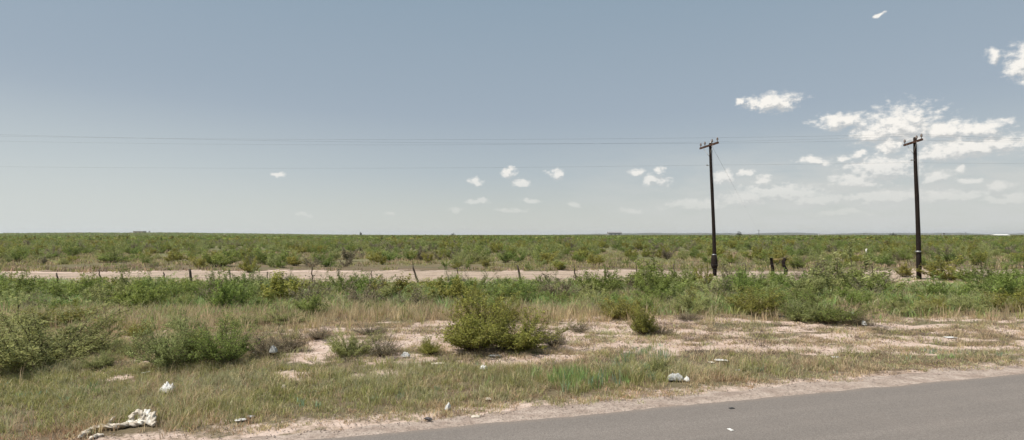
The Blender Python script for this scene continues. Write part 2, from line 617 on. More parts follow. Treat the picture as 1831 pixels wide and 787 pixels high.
def d_tan(px, py, x, y):
    b = bump(py, 550, 578, 7)
    k = sm(fbm(x / 2.4, y / 1.2, 65, 3), .34, .55) * (.22 + .5 * (1 - sm(px, 380, 520)) * sm(py, 556, 566))
    k = np.maximum(k, .9 * gs(px, py, 720, 566, 210, 16)); k = np.maximum(k, .9 * gs(px, py, 1010, 564, 110, 16))
    k = np.maximum(k, .5 * gs(px, py, 560, 580, 120, 14))
    return np.clip(b * k + .25 * bump(py, 575, 600, 8) * (1 - sm(px, 500, 700)), 0, 1)


x, y, px, py = scatter(19000, -28, 28, 13.5, 22.0, d_tan, rg)
hh = rg.uniform(.22, .5, len(x))
grass("dry_tall_grass", "tall wispy tan grass between the bare sand and the green thicket", "grass", x, y, hh,
      [G_TAN, G_STRAW, G_BROWN, G_OLIVE], [1.3, .8, .9, .35], rg, nb=13, spread=.10, wid=.006, lean=.5, seed=3, dry=.7)


def d_weed(px, py, x, y):
    b = bump(py, 566, 660, 6)
    return b * (.9 * sm(fbm(x / .8, y / .4, 66, 4), .47, .58) + .06)


x, y, px, py = scatter(30000, -22, 22, 10, 17.5, d_weed, rg)
hh = rg.uniform(.04, .13, len(x))
grass("dry_weeds", "low brown and grey weeds scattered over the bare pinkish sand", "weeds", x, y, hh,
      [G_BROWN, G_GREY, G_OLIVE, (.20, .15, .12)], [1.5, .5, .4, 1.0], rg, nb=14, spread=.12, wid=.005, lean=2.2, seed=4)


def d_under(px, py, x, y):
    low = 566 + 14 * (1 - sm(px, 380, 520))
    tanp = np.maximum(gs(px, py, 720, 570, 190, 14), gs(px, py, 1005, 568, 100, 14))
    return bump(py, 506, low, 8) * (1 - .85 * tanp) * (1 - np.clip(1.3 * gs(px, py, 1645, 498, 52, 18), 0, 1)) * np.maximum(sm(fbm(x / 1.6, y / 1.6, 67, 3), .25, .5), .8 * (1 - sm(px, 380, 520)) * (1 - sm(py, 558, 572))) + .10 * bump(py, 498, 514, 4)


x, y, px, py = scatter(38000, -40, 42, 15.5, 32, d_under, rg)
hh = rg.uniform(.2, .55, len(x)) * (1 - .35 * sm(py, 550, 575)) * (.4 + .6 * sm(py, 512, 526))
grass("undergrowth", "knee high green and olive weeds growing between the thicket shrubs", "weeds", x, y, hh,
      [G_OLIVE, G_GREY, G_BRIGHT, G_TAN, G_BROWN], [1.6, .6, 1.3, .12, .15], rg, nb=14, spread=.18, wid=.011, lean=1.0, seed=5, dry=.12)


def d_far(px, py, x, y):
    return .75 * sm(y - track_far(x), 0, 1.5) * sm(fbm(x / 5, y / 5, 68, 3), .28, .5) * (1 - sm(y, 70, 95))


x, y, px, py = scatter(52000, -115, 120, 36, 95, d_far, rg)
hh = rg.uniform(.15, .45, len(x))
grass("range_grass", "dull brown and olive range grass beyond the dirt road", "grass", x, y, hh,
      [G_BROWN, G_OLIVE, G_TAN, (.24, .19, .12)], [.5, 1.8, .15, .6], rg, nb=9, spread=.3, wid=.022, lean=.8, patch=6, seed=6, dry=.15)

# a few upright straw stalks that stand above the verge
x, y, px, py = scatter(900, -13, 14, 7.2, 14, lambda a, b, c, d: .35 * past_edge(c, d, 1.0) * sm(b, 640, 660), rg)
grass("seed_stalks", "thin pale seed stalks standing above the verge grass", "grass", x, y, rg.uniform(.2, .42, len(x)),
      [G_STRAW, G_GREY], [1.0, .6], rg, nb=3, spread=.03, wid=.0035, lean=.35, seed=7)

# ------------------------------------------------------------------ small stones
def stones(name, label, n, dens, s0, s1, y0, y1, x0, x1, mat, zoff=0.0):
    x, y, px, py = scatter(n, x0, x1, y0, y1, dens, rg)
    N = len(x)
    base = np.array([(1, 0, 0), (-.5, .87, 0), (-.5, -.87, 0), (.1, .1, .75), (0, 0, -.4)], np.float32)
    f = np.array([(0, 1, 3), (1, 2, 3), (2, 0, 3), (1, 0, 4), (2, 1, 4), (0, 2, 4)])
    s = rg.uniform(s0, s1, N) * rg.uniform(.5, 1, N)
    a = rg.uniform(0, 6.28, N)
    V = base[None] * s[:, None, None] * rg.uniform(.6, 1.3, (N, 5, 3))
    Vx = V[..., 0] * np.cos(a)[:, None] - V[..., 1] * np.sin(a)[:, None]
    Vy = V[..., 0] * np.sin(a)[:, None] + V[..., 1] * np.cos(a)[:, None]
    z = height(x, y) + zoff
    P = np.stack([Vx + x[:, None], Vy + y[:, None], V[..., 2] + z[:, None] + s[:, None] * .2], -1)
    F = (np.arange(N)[:, None, None] * 5 + f[None]).reshape(-1, 3)
    g = rg.uniform(.5, 1.25, N)[:, None] * np.array([.30, .24, .20])
    ob = link(name, mesh_np(name, P, None, F, col=np.repeat(g, 5, 0)), mat)
    tag(ob, label, "gravel", kind="stuff")


m, nt = new_mat("loose_stone")
finish(nt, nt.n('ShaderNodeAttribute', attribute_name="col").outputs[0], .9)
M_STONE = m
stones("gravel", "loose pinkish gravel along the asphalt edge", 60000,
       lambda a, b, c, d: bump(dist_edge(c, d), -.05, .85, .12) * .75 + .008 * bump(dist_edge(c, d), -2.0, -.1, .2), .005, .02, 5.5, 14, -9, 16, M_STONE, .016)
stones("caliche_rubble", "pale clods and pebbles lying on the bare sand", 30000,
       lambda a, b, c, d: .5 * zone_sand(a, b, c, d), .008, .035, 9.5, 18, -18, 18, M_STONE, 0)

# ------------------------------------------------------------------ shrubs
def tubes_np(paths, radii, n=3):
    V = []; F = []; b = 0
    for P, r in zip(paths, radii):
        k = len(P)
        d = P[-1] - P[0]; d = d / (np.linalg.norm(d) + 1e-9)
        ref = np.array([1., 0, 0]) if abs(d[0]) < .7 else np.array([0, 1., 0])
        a = np.cross(d, ref); a /= np.linalg.norm(a); c = np.cross(d, a)
        for j in range(n):
            t = 2 * np.pi * j / n
            V.append(P + (a * np.cos(t) + c * np.sin(t))[None] * r[:, None])
        for j in range(n):
            j2 = (j + 1) % n
            for i in range(k - 1):
                F.append((b + j * k + i, b + j * k + i + 1, b + j2 * k + i + 1, b + j2 * k + i))
        b += n * k
    return np.concatenate(V), np.array(F)


def shrub_data(seed, nst, nleaf, lsz, lean, c1, c2, ntw=6, inner=.35, asp=.42, puff=.035, lop=0.0, stemr=.011, up=.35, lo=.62, hi=1.08):
    g = np.random.default_rng(seed)
    RR, HH = .75, 1.0
    paths = []; rad = []; leafP = []; leafW = []; clump = []
    for s in range(nst):
        az = g.uniform(0, 2 * np.pi)
        le = R(lean) * g.random() ** .6
        d = np.array([math.sin(le) * math.cos(az), math.sin(le) * math.sin(az), math.cos(le)])
        env = 1 / math.sqrt((math.sin(le) / RR) ** 2 + (math.cos(le) / HH) ** 2)
        lob = .80 + .24 * math.sin(az * 2 + seed) + .17 * math.sin(az * 5 + seed * 2) + .10 * math.sin(az * 9 + le * 6 + seed) + lop * math.cos(az)
        L = env * lob * g.uniform(lo, hi)
        p0 = np.array([math.cos(az), math.sin(az), 0]) * g.uniform(0, .12)
        t = np.linspace(0, 1, 6)[:, None]
        bend = np.array([0, 0, 1.]) * g.uniform(-.05, .18) * L
        P = p0 + d * L * t + bend * t * t + g.normal(0, .018, (6, 3)) * t
        P[0, 2] = -.03
        P[:, 2] = np.maximum(P[:, 2], .01 * np.arange(6) - .03)
        paths.append(P); rad.append(np.linspace(stemr, stemr * .25, 6))
        sub = [(P, 2.0 * L)]
        for k in range(ntw):
            tt = g.uniform(.28, .97); i = tt * 5; i0 = min(int(i), 4)
            q = P[i0] * (1 - (i - i0)) + P[i0 + 1] * (i - i0)
            dd = d * .7 + g.normal(0, .6, 3) + np.array([0, 0, up]); dd /= np.linalg.norm(dd)
            l2 = L * g.uniform(.14, .34)
            T = q + dd * l2 * np.linspace(0, 1, 3)[:, None] + g.normal(0, .008, (3, 3))
            T[:, 2] = np.maximum(T[:, 2], .02)
            paths.append(T); rad.append(np.linspace(stemr * .42, stemr * .15, 3))
            sub.append((T, l2 * 3.2))
        bright = g.uniform(.75, 1.25)
        for T, w in sub:
            leafP.append(T); leafW.append(w); clump.append(bright * g.uniform(.8, 1.2))
    W = np.array(leafW); W /= W.sum()
    which = g.choice(len(leafP), nleaf, p=W)
    pos = np.zeros((nleaf, 3)); tt = g.random(nleaf)
    for i in range(nleaf):
        P = leafP[which[i]]; k = len(P)
        t = tt[i] if k == 3 else inner + (1 - inner) * tt[i]
        f = t * (k - 1); i0 = min(int(f), k - 2)
        pos[i] = P[i0] + (P[i0 + 1] - P[i0]) * (f - i0)
    pos += g.normal(0, puff, (nleaf, 3))
    pos[:, 2] = np.abs(pos[:, 2]) + .01
    a = g.normal(0, 1, (nleaf, 3)); a[:, 2] = a[:, 2] * .8 + .3
    a /= np.linalg.norm(a, axis=1, keepdims=True)
    b = np.cross(a, g.normal(0, 1, (nleaf, 3))); b /= np.linalg.norm(b, axis=1, keepdims=True)
    L = (lsz * g.uniform(.6, 1.4, nleaf))[:, None]
    V = np.stack([pos - a * L * .5, pos + b * L * asp * .5, pos + a * L * .5, pos - b * L * asp * .5], 1)
    F = np.arange(nleaf * 4).reshape(-1, 4)
    rxy = np.percentile(np.hypot(pos[:, 0], pos[:, 1]), 94); rz_ = np.percentile(pos[:, 2], 97)
    fit = np.array([RR / rxy, RR / rxy, HH / rz_])
    V = V * fit
    paths = [P * fit for P in paths]
    m = g.random(nleaf)[:, None]
    cc = (np.array(c1) * (1 - m) + np.array(c2) * m) * np.array(clump)[which][:, None] * g.uniform(.8, 1.2, (nleaf, 1))
    col = np.repeat(cc, 4, 0)
    SV, SF = tubes_np(paths, rad)
    return V.reshape(-1, 3), F, col, SV, SF


KINDS = {  # c1, c2, kind of shape
    'mesquite': dict(c1=(.17, .225, .055), c2=(.28, .335, .09), lean=58, asp=.30, up=.5),
    'creosote': dict(c1=(.215, .215, .045), c2=(.35, .335, .085), lean=62, asp=.5, up=.5),
    'saltbush': dict(c1=(.28, .305, .11), c2=(.43, .455, .185), lean=74, asp=.36, up=.3, lo=.82, hi=1.03),
    'twiggy': dict(c1=(.23, .20, .13), c2=(.33, .285, .18), lean=66, asp=.35, up=.3),
}
LOOK = {'mesquite': 'green mesquite', 'creosote': 'olive creosote bush', 'saltbush': 'grey-green saltbush', 'twiggy': 'sparse brown-grey bush'}
NAMES = {'mesquite': 'mesquite_shrub', 'creosote': 'creosote_bush', 'saltbush': 'saltbush_shrub', 'twiggy': 'twiggy_bush'}
CATS = {'mesquite': 'mesquite', 'creosote': 'creosote bush', 'saltbush': 'saltbush', 'twiggy': 'dry bush'}
PROTO = {}


def proto(kind, lod, v):
    key = (kind, lod, v)
    if key in PROTO: return PROTO[key]
    K = KINDS[kind]
    thin = .38 if kind == 'twiggy' else 1.0
    seed = hash_seed = {'mesquite': 100, 'creosote': 200, 'saltbush': 300, 'twiggy': 400}[kind] + v * 7
    if lod == 'near':
        d = shrub_data(seed, 85, int((17500 if kind == 'saltbush' else 12500) * thin), .032, ntw=8, puff=.022, stemr=.008, **K)
    elif lod == 'mid':
        d = shrub_data(seed, 34, int(3400 * (thin + .15)), .060, ntw=6, puff=.03, stemr=.010, **K)
    elif lod == 'far':
        d = shrub_data(seed, 20, 2100, .072, ntw=5, puff=.05, stemr=.012, **K)
    else:
        d = shrub_data(seed, 10, 260, .19, ntw=2, puff=.05, stemr=.015, **K)
    V, F, col, SV, SF = d
    if lod in ('near', 'mid'):
        ml = mesh_np("foliage", V, F, col=col); ml.materials.append(M_LEAF)
        ms = mesh_np("branches", SV, SF); ms.materials.append(M_TWIG)
        PROTO[key] = (ml, ms)
    else:
        c2 = np.concatenate([col, np.tile(np.array([[.17, .14, .09]]), (len(SV), 1))])
        ml = mesh_np("shrub", np.concatenate([V, SV]), np.concatenate([F, SF + len(V)]), col=c2)
        ml.materials.append(M_LEAF)
        PROTO[key] = ml
    return PROTO[key]


def shrub(kind, lod, v, x, y, w, h, label, group=None, rz=None):
    """one shrub standing at x, y; w wide and h tall"""
    z = hz(x, y)
    rz = random.uniform(0, 6.28) if rz is None else rz
    sx, sz = w / 1.5, h / 1.02
    pr = proto(kind, lod, v)
    if lod in ('near', 'mid'):
        o = empty(NAMES[kind], (x, y, z), rz)
        o.scale = (sx, sx, sz)
        for nm, me_ in (("foliage", pr[0]), ("branches", pr[1])):
            c = bpy.data.objects.new(nm, me_); C.objects.link(c); c.parent = o
    else:
        o = bpy.data.objects.new(NAMES[kind], pr); C.objects.link(o)
        o.location = (x, y, z); o.rotation_euler = (0, 0, rz); o.scale = (sx, sx, sz)
    tag(o, label, CATS[kind], group)
    return o


def shrub_px(kind, lod, v, px, py, wpx, top, label, group=None, rz=None):
    p = onland(px, py)
    # the visible foot is the bush's near rim: its middle stands half a width further back
    s = p.y / FPX
    w = wpx * s
    y = p.y + w * .28
    x = p.x * y / p.y
    t = at(px, top, Y=y)
    return shrub(kind, lod, v, x, y, wpx * y / FPX, max(.15, t.z - hz(x, y)), label, group, rz)


FG = [
    ('saltbush', 0, 75, 672, 225, 562, "large grey-green bush by the sandy patch at the verge's far left end"),
    ('saltbush', 1, -55, 655, 190, 585, "grey-green bush cut off by the left edge of the view"),
    ('saltbush', 2, 150, 640, 110, 578, "smaller grey-green bush leaning on the large one at the left end"),
    ('creosote', 0, 95, 588, 110, 553, "low yellowish bush behind the large grey-green bush on the left"),
    ('saltbush', 1, 312, 664, 128, 576, "pale olive bush touching a vivid green one, above the crumpled white bag"),
    ('mesquite', 0, 396, 660, 122, 578, "vivid green rounded bush beside the pale olive bush, left of the bare sand"),
    ('creosote', 1, 348, 650, 80, 596, "dark olive bush squeezed between the pale olive and vivid green bushes"),
    ('creosote', 0, 245, 606, 50, 578, "small round olive bush alone behind the pale olive bush"),
    ('twiggy', 0, 478, 640, 90, 596, "thin grey-brown bush with a plastic bag caught in it"),
    ('twiggy', 1, 520, 632, 60, 590, "thin brown bush just right of the caught plastic bag"),
    ('twiggy', 2, 572, 610, 62, 586, "little dry brown bush on the sand, behind two others"),
    ('saltbush', 0, 628, 642, 80, 596, "low grey-green bush on the bare sand, left one of a touching pair"),
    ('twiggy', 0, 682, 642, 85, 598, "low grey-brown bush on the bare sand, right one of a touching pair"),
    ('twiggy', 1, 660, 600, 60, 580, "faint dry bush at the back rim of the bare sand"),
    ('creosote', 1, 768, 636, 46, 606, "small olive tuft of a bush left of the big creosote bush"),
    ('creosote', 0, 850, 634, 140, 552, "tallest olive-yellow creosote bush in the middle of the verge"),
    ('creosote', 1, 866, 612, 105, 533, "upright yellow-green creosote bush rising behind the middle bush"),
    ('creosote', 2, 930, 634, 136, 562, "duller olive bush joined to the right side of the tallest creosote bush"),
    ('twiggy', 2, 990, 622, 60, 592, "brown twiggy bush at the right foot of the joined middle bushes"),
    ('creosote', 0, 905, 580, 60, 543, "small yellow-olive bush behind the joined middle bushes"),
    ('twiggy', 0, 1035, 596, 46, 572, "small dark twiggy bush on sand right of the middle bushes"),
    ('creosote', 1, 1150, 602, 62, 552, "leggy creosote bush with bare stems standing on the sand"),
    ('creosote', 0, 1112, 574, 95, 536, "yellow-green bush behind the leggy creosote bush"),
    ('twiggy', 1, 1180, 600, 56, 580, "brown dead brush lying beside the leggy creosote bush"),
    ('creosote', 1, 1352, 568, 96, 520, "broad olive-brown bush at the back of the sand, before the brace posts"),
    ('mesquite', 1, 1476, 584, 130, 530, "large green bush spilling onto the sand, right part of the verge"),
    ('saltbush', 0, 1432, 578, 70, 540, "grey-green bush on the left flank of the large spilling green bush"),
    ('twiggy', 2, 1530, 584, 60, 562, "brown dead brush at the right foot of the large spilling green bush"),
    ('creosote', 0, 1668, 562, 56, 532, "olive-brown bush at the sand's back rim under the far pole"),
    ('saltbush', 1, 1240, 562, 80, 526, "pale olive bush below the near pole at the back of the sand"),
    ('saltbush', 2, 20, 600, 90, 562, "low pale bush behind the large grey-green bush, at the left edge"),
    ('creosote', 0, 195, 592, 62, 570, "low yellow-olive bush in dry grass between the two big left bushes"),
    ('saltbush', 1, 235, 640, 60, 606, "grey-green bush filling the gap left of the pale olive bush"),
    ('saltbush', 0, 330, 592, 80, 568, "low pale bush in dry grass behind the pale olive bush"),
    ('saltbush', 2, 425, 588, 70, 565, "low pale bush in dry grass behind the vivid green bush"),
    ('saltbush', 1, 505, 582, 90, 558, "low yellowish-grey bush at the sand's back corner"),
    ('saltbush', 0, 178, 662, 60, 632, "low grey-green bush just above the left bare sand patch"),
    ('saltbush', 2, 1175, 672, 62, 640, "bluish-green tuft-like bush in the verge, above the greyish bag"),
    ('twiggy', 0, 1230, 575, 60, 558, "low brown bush at the back rim of the sand below the near pole"),
    ('saltbush', 1, 1620, 566, 80, 538, "pale green bush at the sand's back rim left of the far pole"),
    ('saltbush', 0, 1735, 562, 90, 530, "grey-green bush at the sand's back rim right of the far pole"),
    ('creosote', 1, 1810, 560, 80, 528, "olive bush at the sand's back rim near the right edge"),
    ('twiggy', 1, 1575, 594, 40, 584, "flat dead grey brush on the sand right of the large green bush"),
]
for i, (k, v, px, py, w, top, lab) in enumerate(FG):
    shrub_px(k, 'near', v, px, py, w, top, lab, 'bushes on the verge')

# the thicket between the verge and the wire fence
MIDN = [
    ('mesquite', 1, 1165, 528, 105, 463, "tallest spreading mesquite in the thicket, left of the near pole"),
    ('mesquite', 0, 1066, 532, 78, 484, "dense bright green rounded mesquite beside the short fence post"),
    ('saltbush', 1, 1520, 528, 150, 459, "large hazy grey-green bush between the brace posts and the far pole"),
    ('twiggy', 0, 1475, 524, 100, 468, "bare-twigged bush at the left flank of the large hazy grey-green bush"),
    ('twiggy', 1, 1460, 522, 76, 474, "grey twiggy bush right of the two brace posts"),
    ('mesquite', 2, 1565, 535, 95, 490, "green mesquite in front of the hazy grey-green bush, left of the pole"),
    ('creosote', 1, 1692, 503, 80, 464, "yellow-green bush on the sand mound just right of the far pole"),
    ('mesquite', 0, 1340, 530, 60, 490, "upright green mesquite below the brace posts"),
    ('twiggy', 1, 1318, 520, 60, 478, "upright thin grey bush between near pole and brace posts"),
    ('creosote', 0, 1618, 497, 34, 474, "small olive bush on the bare mound left of the far pole's foot"),
    ('creosote', 1, 160, 512, 40, 492, "small olive bush beside the track, under the second fence post"),
    ('mesquite', 1, 250, 545, 95, 492, "tall green mesquite between the second and third fence posts"),
    ('mesquite', 2, 395, 545, 90, 490, "tall green mesquite right of the straight dark fence post"),
    ('mesquite', 0, 1210, 530, 90, 500, "low green mesquite at the near pole's left foot"),
    ('saltbush', 0, 1270, 536, 90, 500, "grey-green saltbush hiding the near pole's foot"),
    ('mesquite', 1, 1800, 520, 100, 480, "green mesquite at the right end of the fence line"),
    ('saltbush', 2, 1790, 545, 90, 512, "pale blue-green saltbush at the right end of the thicket"),
]
for k, v, px, py, w, top, lab in MIDN:
    shrub_px(k, 'mid', v, px, py, w, top, lab, 'bushes of the thicket before the fence')

LM = [(104, "first fence post"), (179, "second fence post"), (340, "straight dark post"), (558, "thin post"),
      (745, "bent leaning post"), (926, "tall leaning post"), (1081, "short post"), (1275, "near pole"),
      (1390, "brace posts"), (1640, "far pole"), (1755, "last thin post")]
NTH = ["first", "second", "third", "fourth", "fifth", "sixth", "seventh", "eighth", "ninth", "tenth", "eleventh", "twelfth", "thirteenth",
       "fourteenth", "fifteenth", "sixteenth", "seventeenth", "eighteenth", "nineteenth", "twentieth"]


def cell(px):
    return min(LM, key=lambda l: abs(l[0] - px))[1]


def name_them(rows, phrase):
    """rows of (px, kind, row words): one label each, counted from the left inside its stretch"""
    out = [None] * len(rows)
    groups = {}
    for i, (px, kind, rw) in enumerate(rows):
        groups.setdefault((cell(px), kind, rw), []).append((px, i))
    for (c, kind, rw), l in groups.items():
        l.sort()
        for n, (_, i) in enumerate(l):
            one = len(l) == 1
            out[i] = ("only " if one else NTH[min(n, 19)] + " ") + LOOK[kind] + ("," if one else " from the left,") + f" {rw} {phrase} the {c}"
    return out


rows = []; spec = []
rnd = random.Random(3)
for rowi, (py, step, hlo, hhi, rw) in enumerate(((515, 42, .42, .72, "back thicket row"), (529, 40, .55, .88, "middle thicket row"), (544, 42, .5, .9, "front thicket row"), (558, 46, .35, .72, "low foremost row"))):
    px = -320 + rowi * 17
    while px < 2160:
        q = px + rnd.uniform(-14, 14)
        b = py + rnd.uniform(-5, 6) - (6 if q > 1200 else 0)
        p = onland(q, b)
        green = fbm(q / 180.0, rowi * 3.0, 91, 2)
        r = rnd.random()
        kind = 'mesquite' if r < .58 else 'saltbush' if r < .76 else 'creosote' if r < .90 else 'twiggy'
        if 1290 < q < 1640 and r > .45: kind = 'twiggy' if r > .8 else 'saltbush'
        skip = (rowi >= 2 and (560 < q < 790 or 930 < q < 1050) and rnd.random() < (.12 if rowi == 2 else 1))
        skip = skip or (rowi == 0 and ((60 < q < 240 and rnd.random() < .85) or 1585 < q < 1720))
        skip = skip or rnd.random() < .06
        if not skip:
            h = rnd.uniform(hlo, hhi); w = h * rnd.uniform(1.6, 2.5)
            if rowi == 0: h *= .8 if q < 300 else 1.5 if q > 1110 else 1.25
            h *= rnd.choice((.7, .85, 1.0, 1.1, 1.2, 1.45))
            if rowi == 1 and 1585 < q < 1715: h, w = .42, .9
            lim = 491 if q < 1110 else 476
            if any(abs(q - a_) < 34 for a_ in (104, 181, 342, 747, 929, 1081)): lim = 500
            if abs(q - 1391) < 55: lim = 489
            h = max(.22, min(h, 2.5 - (lim - 421) * (p.y + w * .1) / 1000))
            spec.append((kind, rnd.randrange(3), p.x, p.y, w, h)); rows.append((q, kind, rw))
        px += step
labs = name_them(rows, "by")
for (k, v, x_, y_, w, h), lab in zip(spec, labs):
    shrub(k, 'mid', v, x_, y_, w, h, lab, 'bushes of the thicket before the fence')

# shrubs across the dirt road: the ones that show largest are objects, the rest one mass
FARN = [('mesquite', 0, 388, 478, 72, 450, "cluster of dark green mesquite across the track, right of the dark post"),
        ('creosote', 1, 447, 489, 32, 463, "dark nearly black-green bush at the track's far rim, by the green cluster"),
        ('creosote', 0, 1595, 446, 26, 432, "isolated dark bush on the plain left of the far pole"),
        ('twiggy', 1, 1733, 468, 40, 455, "dark grey mound of brush on the plain right of the far pole"),
        ('mesquite', 2, 905, 470, 34, 444, "taller green mesquite on the plain behind the tall leaning post"),
        ('mesquite', 1, 205, 470, 60, 450, "green mesquite across the track between the first two posts"),
        ('mesquite', 2, 1700, 470, 50, 450, "olive-green mesquite across the track behind the far pole's mound")]
for k, v, px, py, w, top, lab in FARN:
    shrub_px(k, 'mid', v, px, py, w, top, lab, 'bushes on the plain beyond the dirt road')

N = 11500
fx = rg.uniform(-200, 205, N); fy = 37.5 + (185 - 37.5) * rg.random(N) ** .75
cl = sm(fbm(fx / 14, fy / 14, 81, 3), .32, .62)
ppx, ppy = proj(fx, fy)
keep = (ppx > -420) & (ppx < 2250) & (fy > track_far(fx) + .8) & (rg.random(N) < .4 + .55 * cl)
fx, fy, ppx, cl = fx[keep], fy[keep], ppx[keep], cl[keep]
fh = rg.uniform(.45, 1.25, len(fx)) * (.75 + .4 * cl) * (1 - .25 * (fy < 45)); fw = fh * rg.uniform(1.2, 2.1, len(fx))
kr = rg.random(len(fx))
kinds = np.where(kr < .36, 'mesquite', np.where(kr < .55, 'creosote', np.where(kr < .88, 'saltbush', 'twiggy')))
order = np.argsort(-(fh * fw) / fy ** 2 * ((ppx > -10) & (ppx < 1840)))
ind = order[:150]; rest = order[150:]
rows = [(float(ppx[i]), str(kinds[i]), "across the dirt road" if fy[i] < 44 else "far out") for i in ind]
labs = name_them(rows, "behind")
for j, i in enumerate(ind):
    shrub(str(kinds[i]), 'far', int(i) % 3, float(fx[i]), float(fy[i]), float(fw[i]), float(fh[i]), labs[j], 'bushes on the plain beyond the dirt road')


def instancer(name, label, xs, ys, ws, hs, which, protos, cat):
    zs = height(xs, ys)
    me = bpy.data.meshes.new(name)
    me.vertices.add(len(xs)); me.vertices.foreach_set("co", np.stack([xs, ys, zs], -1).astype(np.float32).ravel())
    for nm, arr, typ, key in (("scl", np.stack([ws / 1.5, ws / 1.5, hs / 1.02], -1), 'FLOAT_VECTOR', "vector"),
                              ("rot", rg.uniform(0, 6.28, len(xs)), 'FLOAT', "value"), ("which", which, 'INT', "value")):
        a = me.attributes.new(nm, typ, 'POINT')
        a.data.foreach_set(key, np.asarray(arr, np.int32 if typ == 'INT' else np.float32).ravel())
    pc = bpy.data.collections.new(name + "_kinds")
    for k, m_ in enumerate(protos):
        pc.objects.link(bpy.data.objects.new(f"{name}_kind_{k:02d}", m_))
    ng = bpy.data.node_groups.new(name, 'GeometryNodeTree')
    ng.interface.new_socket("Geometry", in_out='INPUT', socket_type='NodeSocketGeometry')
    ng.interface.new_socket("Geometry", in_out='OUTPUT', socket_type='NodeSocketGeometry')
    N_ = ng.nodes; Lk = ng.links.new
    gi = N_.new('NodeGroupInput'); go = N_.new('NodeGroupOutput')
    ci = N_.new('GeometryNodeCollectionInfo'); ci.inputs['Collection'].default_value = pc
    ci.inputs['Separate Children'].default_value = True; ci.inputs['Reset Children'].default_value = True
    ip = N_.new('GeometryNodeInstanceOnPoints'); ip.inputs['Pick Instance'].default_value = True
    def attr(nm, typ):
        a = N_.new('GeometryNodeInputNamedAttribute'); a.data_type = typ; a.inputs['Name'].default_value = nm
        return a.outputs['Attribute']
    cb = N_.new('ShaderNodeCombineXYZ'); Lk(attr("rot", 'FLOAT'), cb.inputs[2])
    Lk(gi.outputs[0], ip.inputs['Points']); Lk(ci.outputs[0], ip.inputs['Instance'])
    Lk(attr("which", 'INT'), ip.inputs['Instance Index']); Lk(cb.outputs[0], ip.inputs['Rotation'])
    Lk(attr("scl", 'FLOAT_VECTOR'), ip.inputs['Scale']); Lk(ip.outputs[0], go.inputs[0])
    o = link(name, me)
    md = o.modifiers.new("scatter", 'NODES'); md.node_group = ng
    tag(o, label, cat, kind="stuff")
    return o


kl = ['mesquite', 'creosote', 'saltbush', 'twiggy']
pl = [proto(k, 'far', v) for k in kl for v in range(3)]
wh = np.array([kl.index(str(kinds[i])) * 3 + int(i) % 3 for i in rest])
instancer("scrubland", "mass of low green and olive shrubs covering the plain beyond the dirt road", fx[rest], fy[rest], fw[rest], fh[rest], wh, pl, "scrub")
N = 72000
vy = 185 * np.exp(rg.random(N) ** .8 * math.log(2600 / 185.0)); vx = vy * rg.uniform(-1.3, 1.3, N)
k = rg.random(N) < .4 + .6 * sm(fbm(vx / 60, vy / 60, 83, 3), .35, .6)
vx, vy = vx[k], vy[k]
vh = rg.uniform(.8, 1.7, len(vx)) * (1 + vy / 2500); vw = vh * rg.uniform(1.5, 3.2, len(vx)) * (1 + vy / 900)
instancer("far_scrubland", "distant dark green scrub reaching the horizon", vx, vy, vw, vh,
          rg.choice([0, 1, 2, 3, 4, 5], len(vx), p=[.42, .32, .1, .08, .05, .03]), [proto(k_, 'vfar', v_) for k_, v_ in
          (('mesquite', 0), ('mesquite', 1), ('creosote', 0), ('creosote', 1), ('saltbush', 0), ('twiggy', 0))], "scrub")

# ------------------------------------------------------------------ wire fence
FP = [(-70, 486, -66, 512, .05), (101, 488, 106, 512, .038), (178, 485, 181, 512, .032), (292, 487, 295, 508, .035), (339, 481, 343, 512, .06), (410, 482, 414, 508, .03),
      (478, 486, 478, 508, .028), (558, 477, 559, 507, .03), (606, 481, 608, 507, .03), (665, 484, 664, 508, .026), (738, 474, 749, 510, .05),
      (817, 478, 820, 508, .028), (925, 474, 931, 508, .055), (1026, 476, 1030, 506, .036), (1081, 475, 1082, 505, .045), (1138, 474, 1140, 504, .03),
      (1205, 472, 1206, 503, .03), (1332, 470, 1335, 502, .032), (1462, 470, 1464, 500, .03), (1560, 470, 1561, 499, .03), (1755, 468, 1756, 495, .034), (1872, 466, 1873, 494, .04), (1960, 466, 1962, 494, .04)]
base0 = onland(340, 510)
fence = empty("wire_fence", (base0.x, base0.y, 0))
tag(fence, "old barbed wire fence on crooked wooden posts along the dirt road", "fence")
tops = []
for (tx, ty, bx, by, r) in FP:
    b = onland(bx, by)
    t = at(tx, ty, Y=b.y + rnd.uniform(-.05, .05))
    pts = []
    for i in range(6):
        f = i / 5
        p = b.lerp(t, f) + Vector((rnd.uniform(-1, 1), rnd.uniform(-1, 1), 0)) * (.03 if 0 < i < 5 else 0)
        if i == 0: p.z -= .25
        pts.append(p - Vector((base0.x, base0.y, 0)))
    MB().tube(pts, [r * 1.1, r * 1.05, r, r * .98, r * .92, r * .8], 7).build("post", M_POST, fence)
    tops.append((pts[0] + Vector((0, 0, .25)), pts[-1]))
for f in (.30, .52, .74, .94):
    pts = []
    for i in range(len(tops)):
        p = tops[i][0].lerp(tops[i][1], f)
        if pts:
            q = pts[-1]
            for u in (.25, .5, .75):
                m_ = Vector(q).lerp(p, u); m_.z -= .03 * (1 - (2 * u - 1) ** 2); pts.append(m_)
        pts.append(p)
    MB().tube(pts, .0035, 4).build("wire", M_WIRE, fence)

# two stout brace posts with a rail
b1, b2 = onland(1381, 492), onland(1403, 492)
br = empty("brace_posts", (b1.x, b1.y, b1.z))
tag(br, "pair of stout dark wooden brace posts joined by a yellowish rail", "fence brace")
o0 = Vector(b1)


def rel(v): return Vector(v) - o0


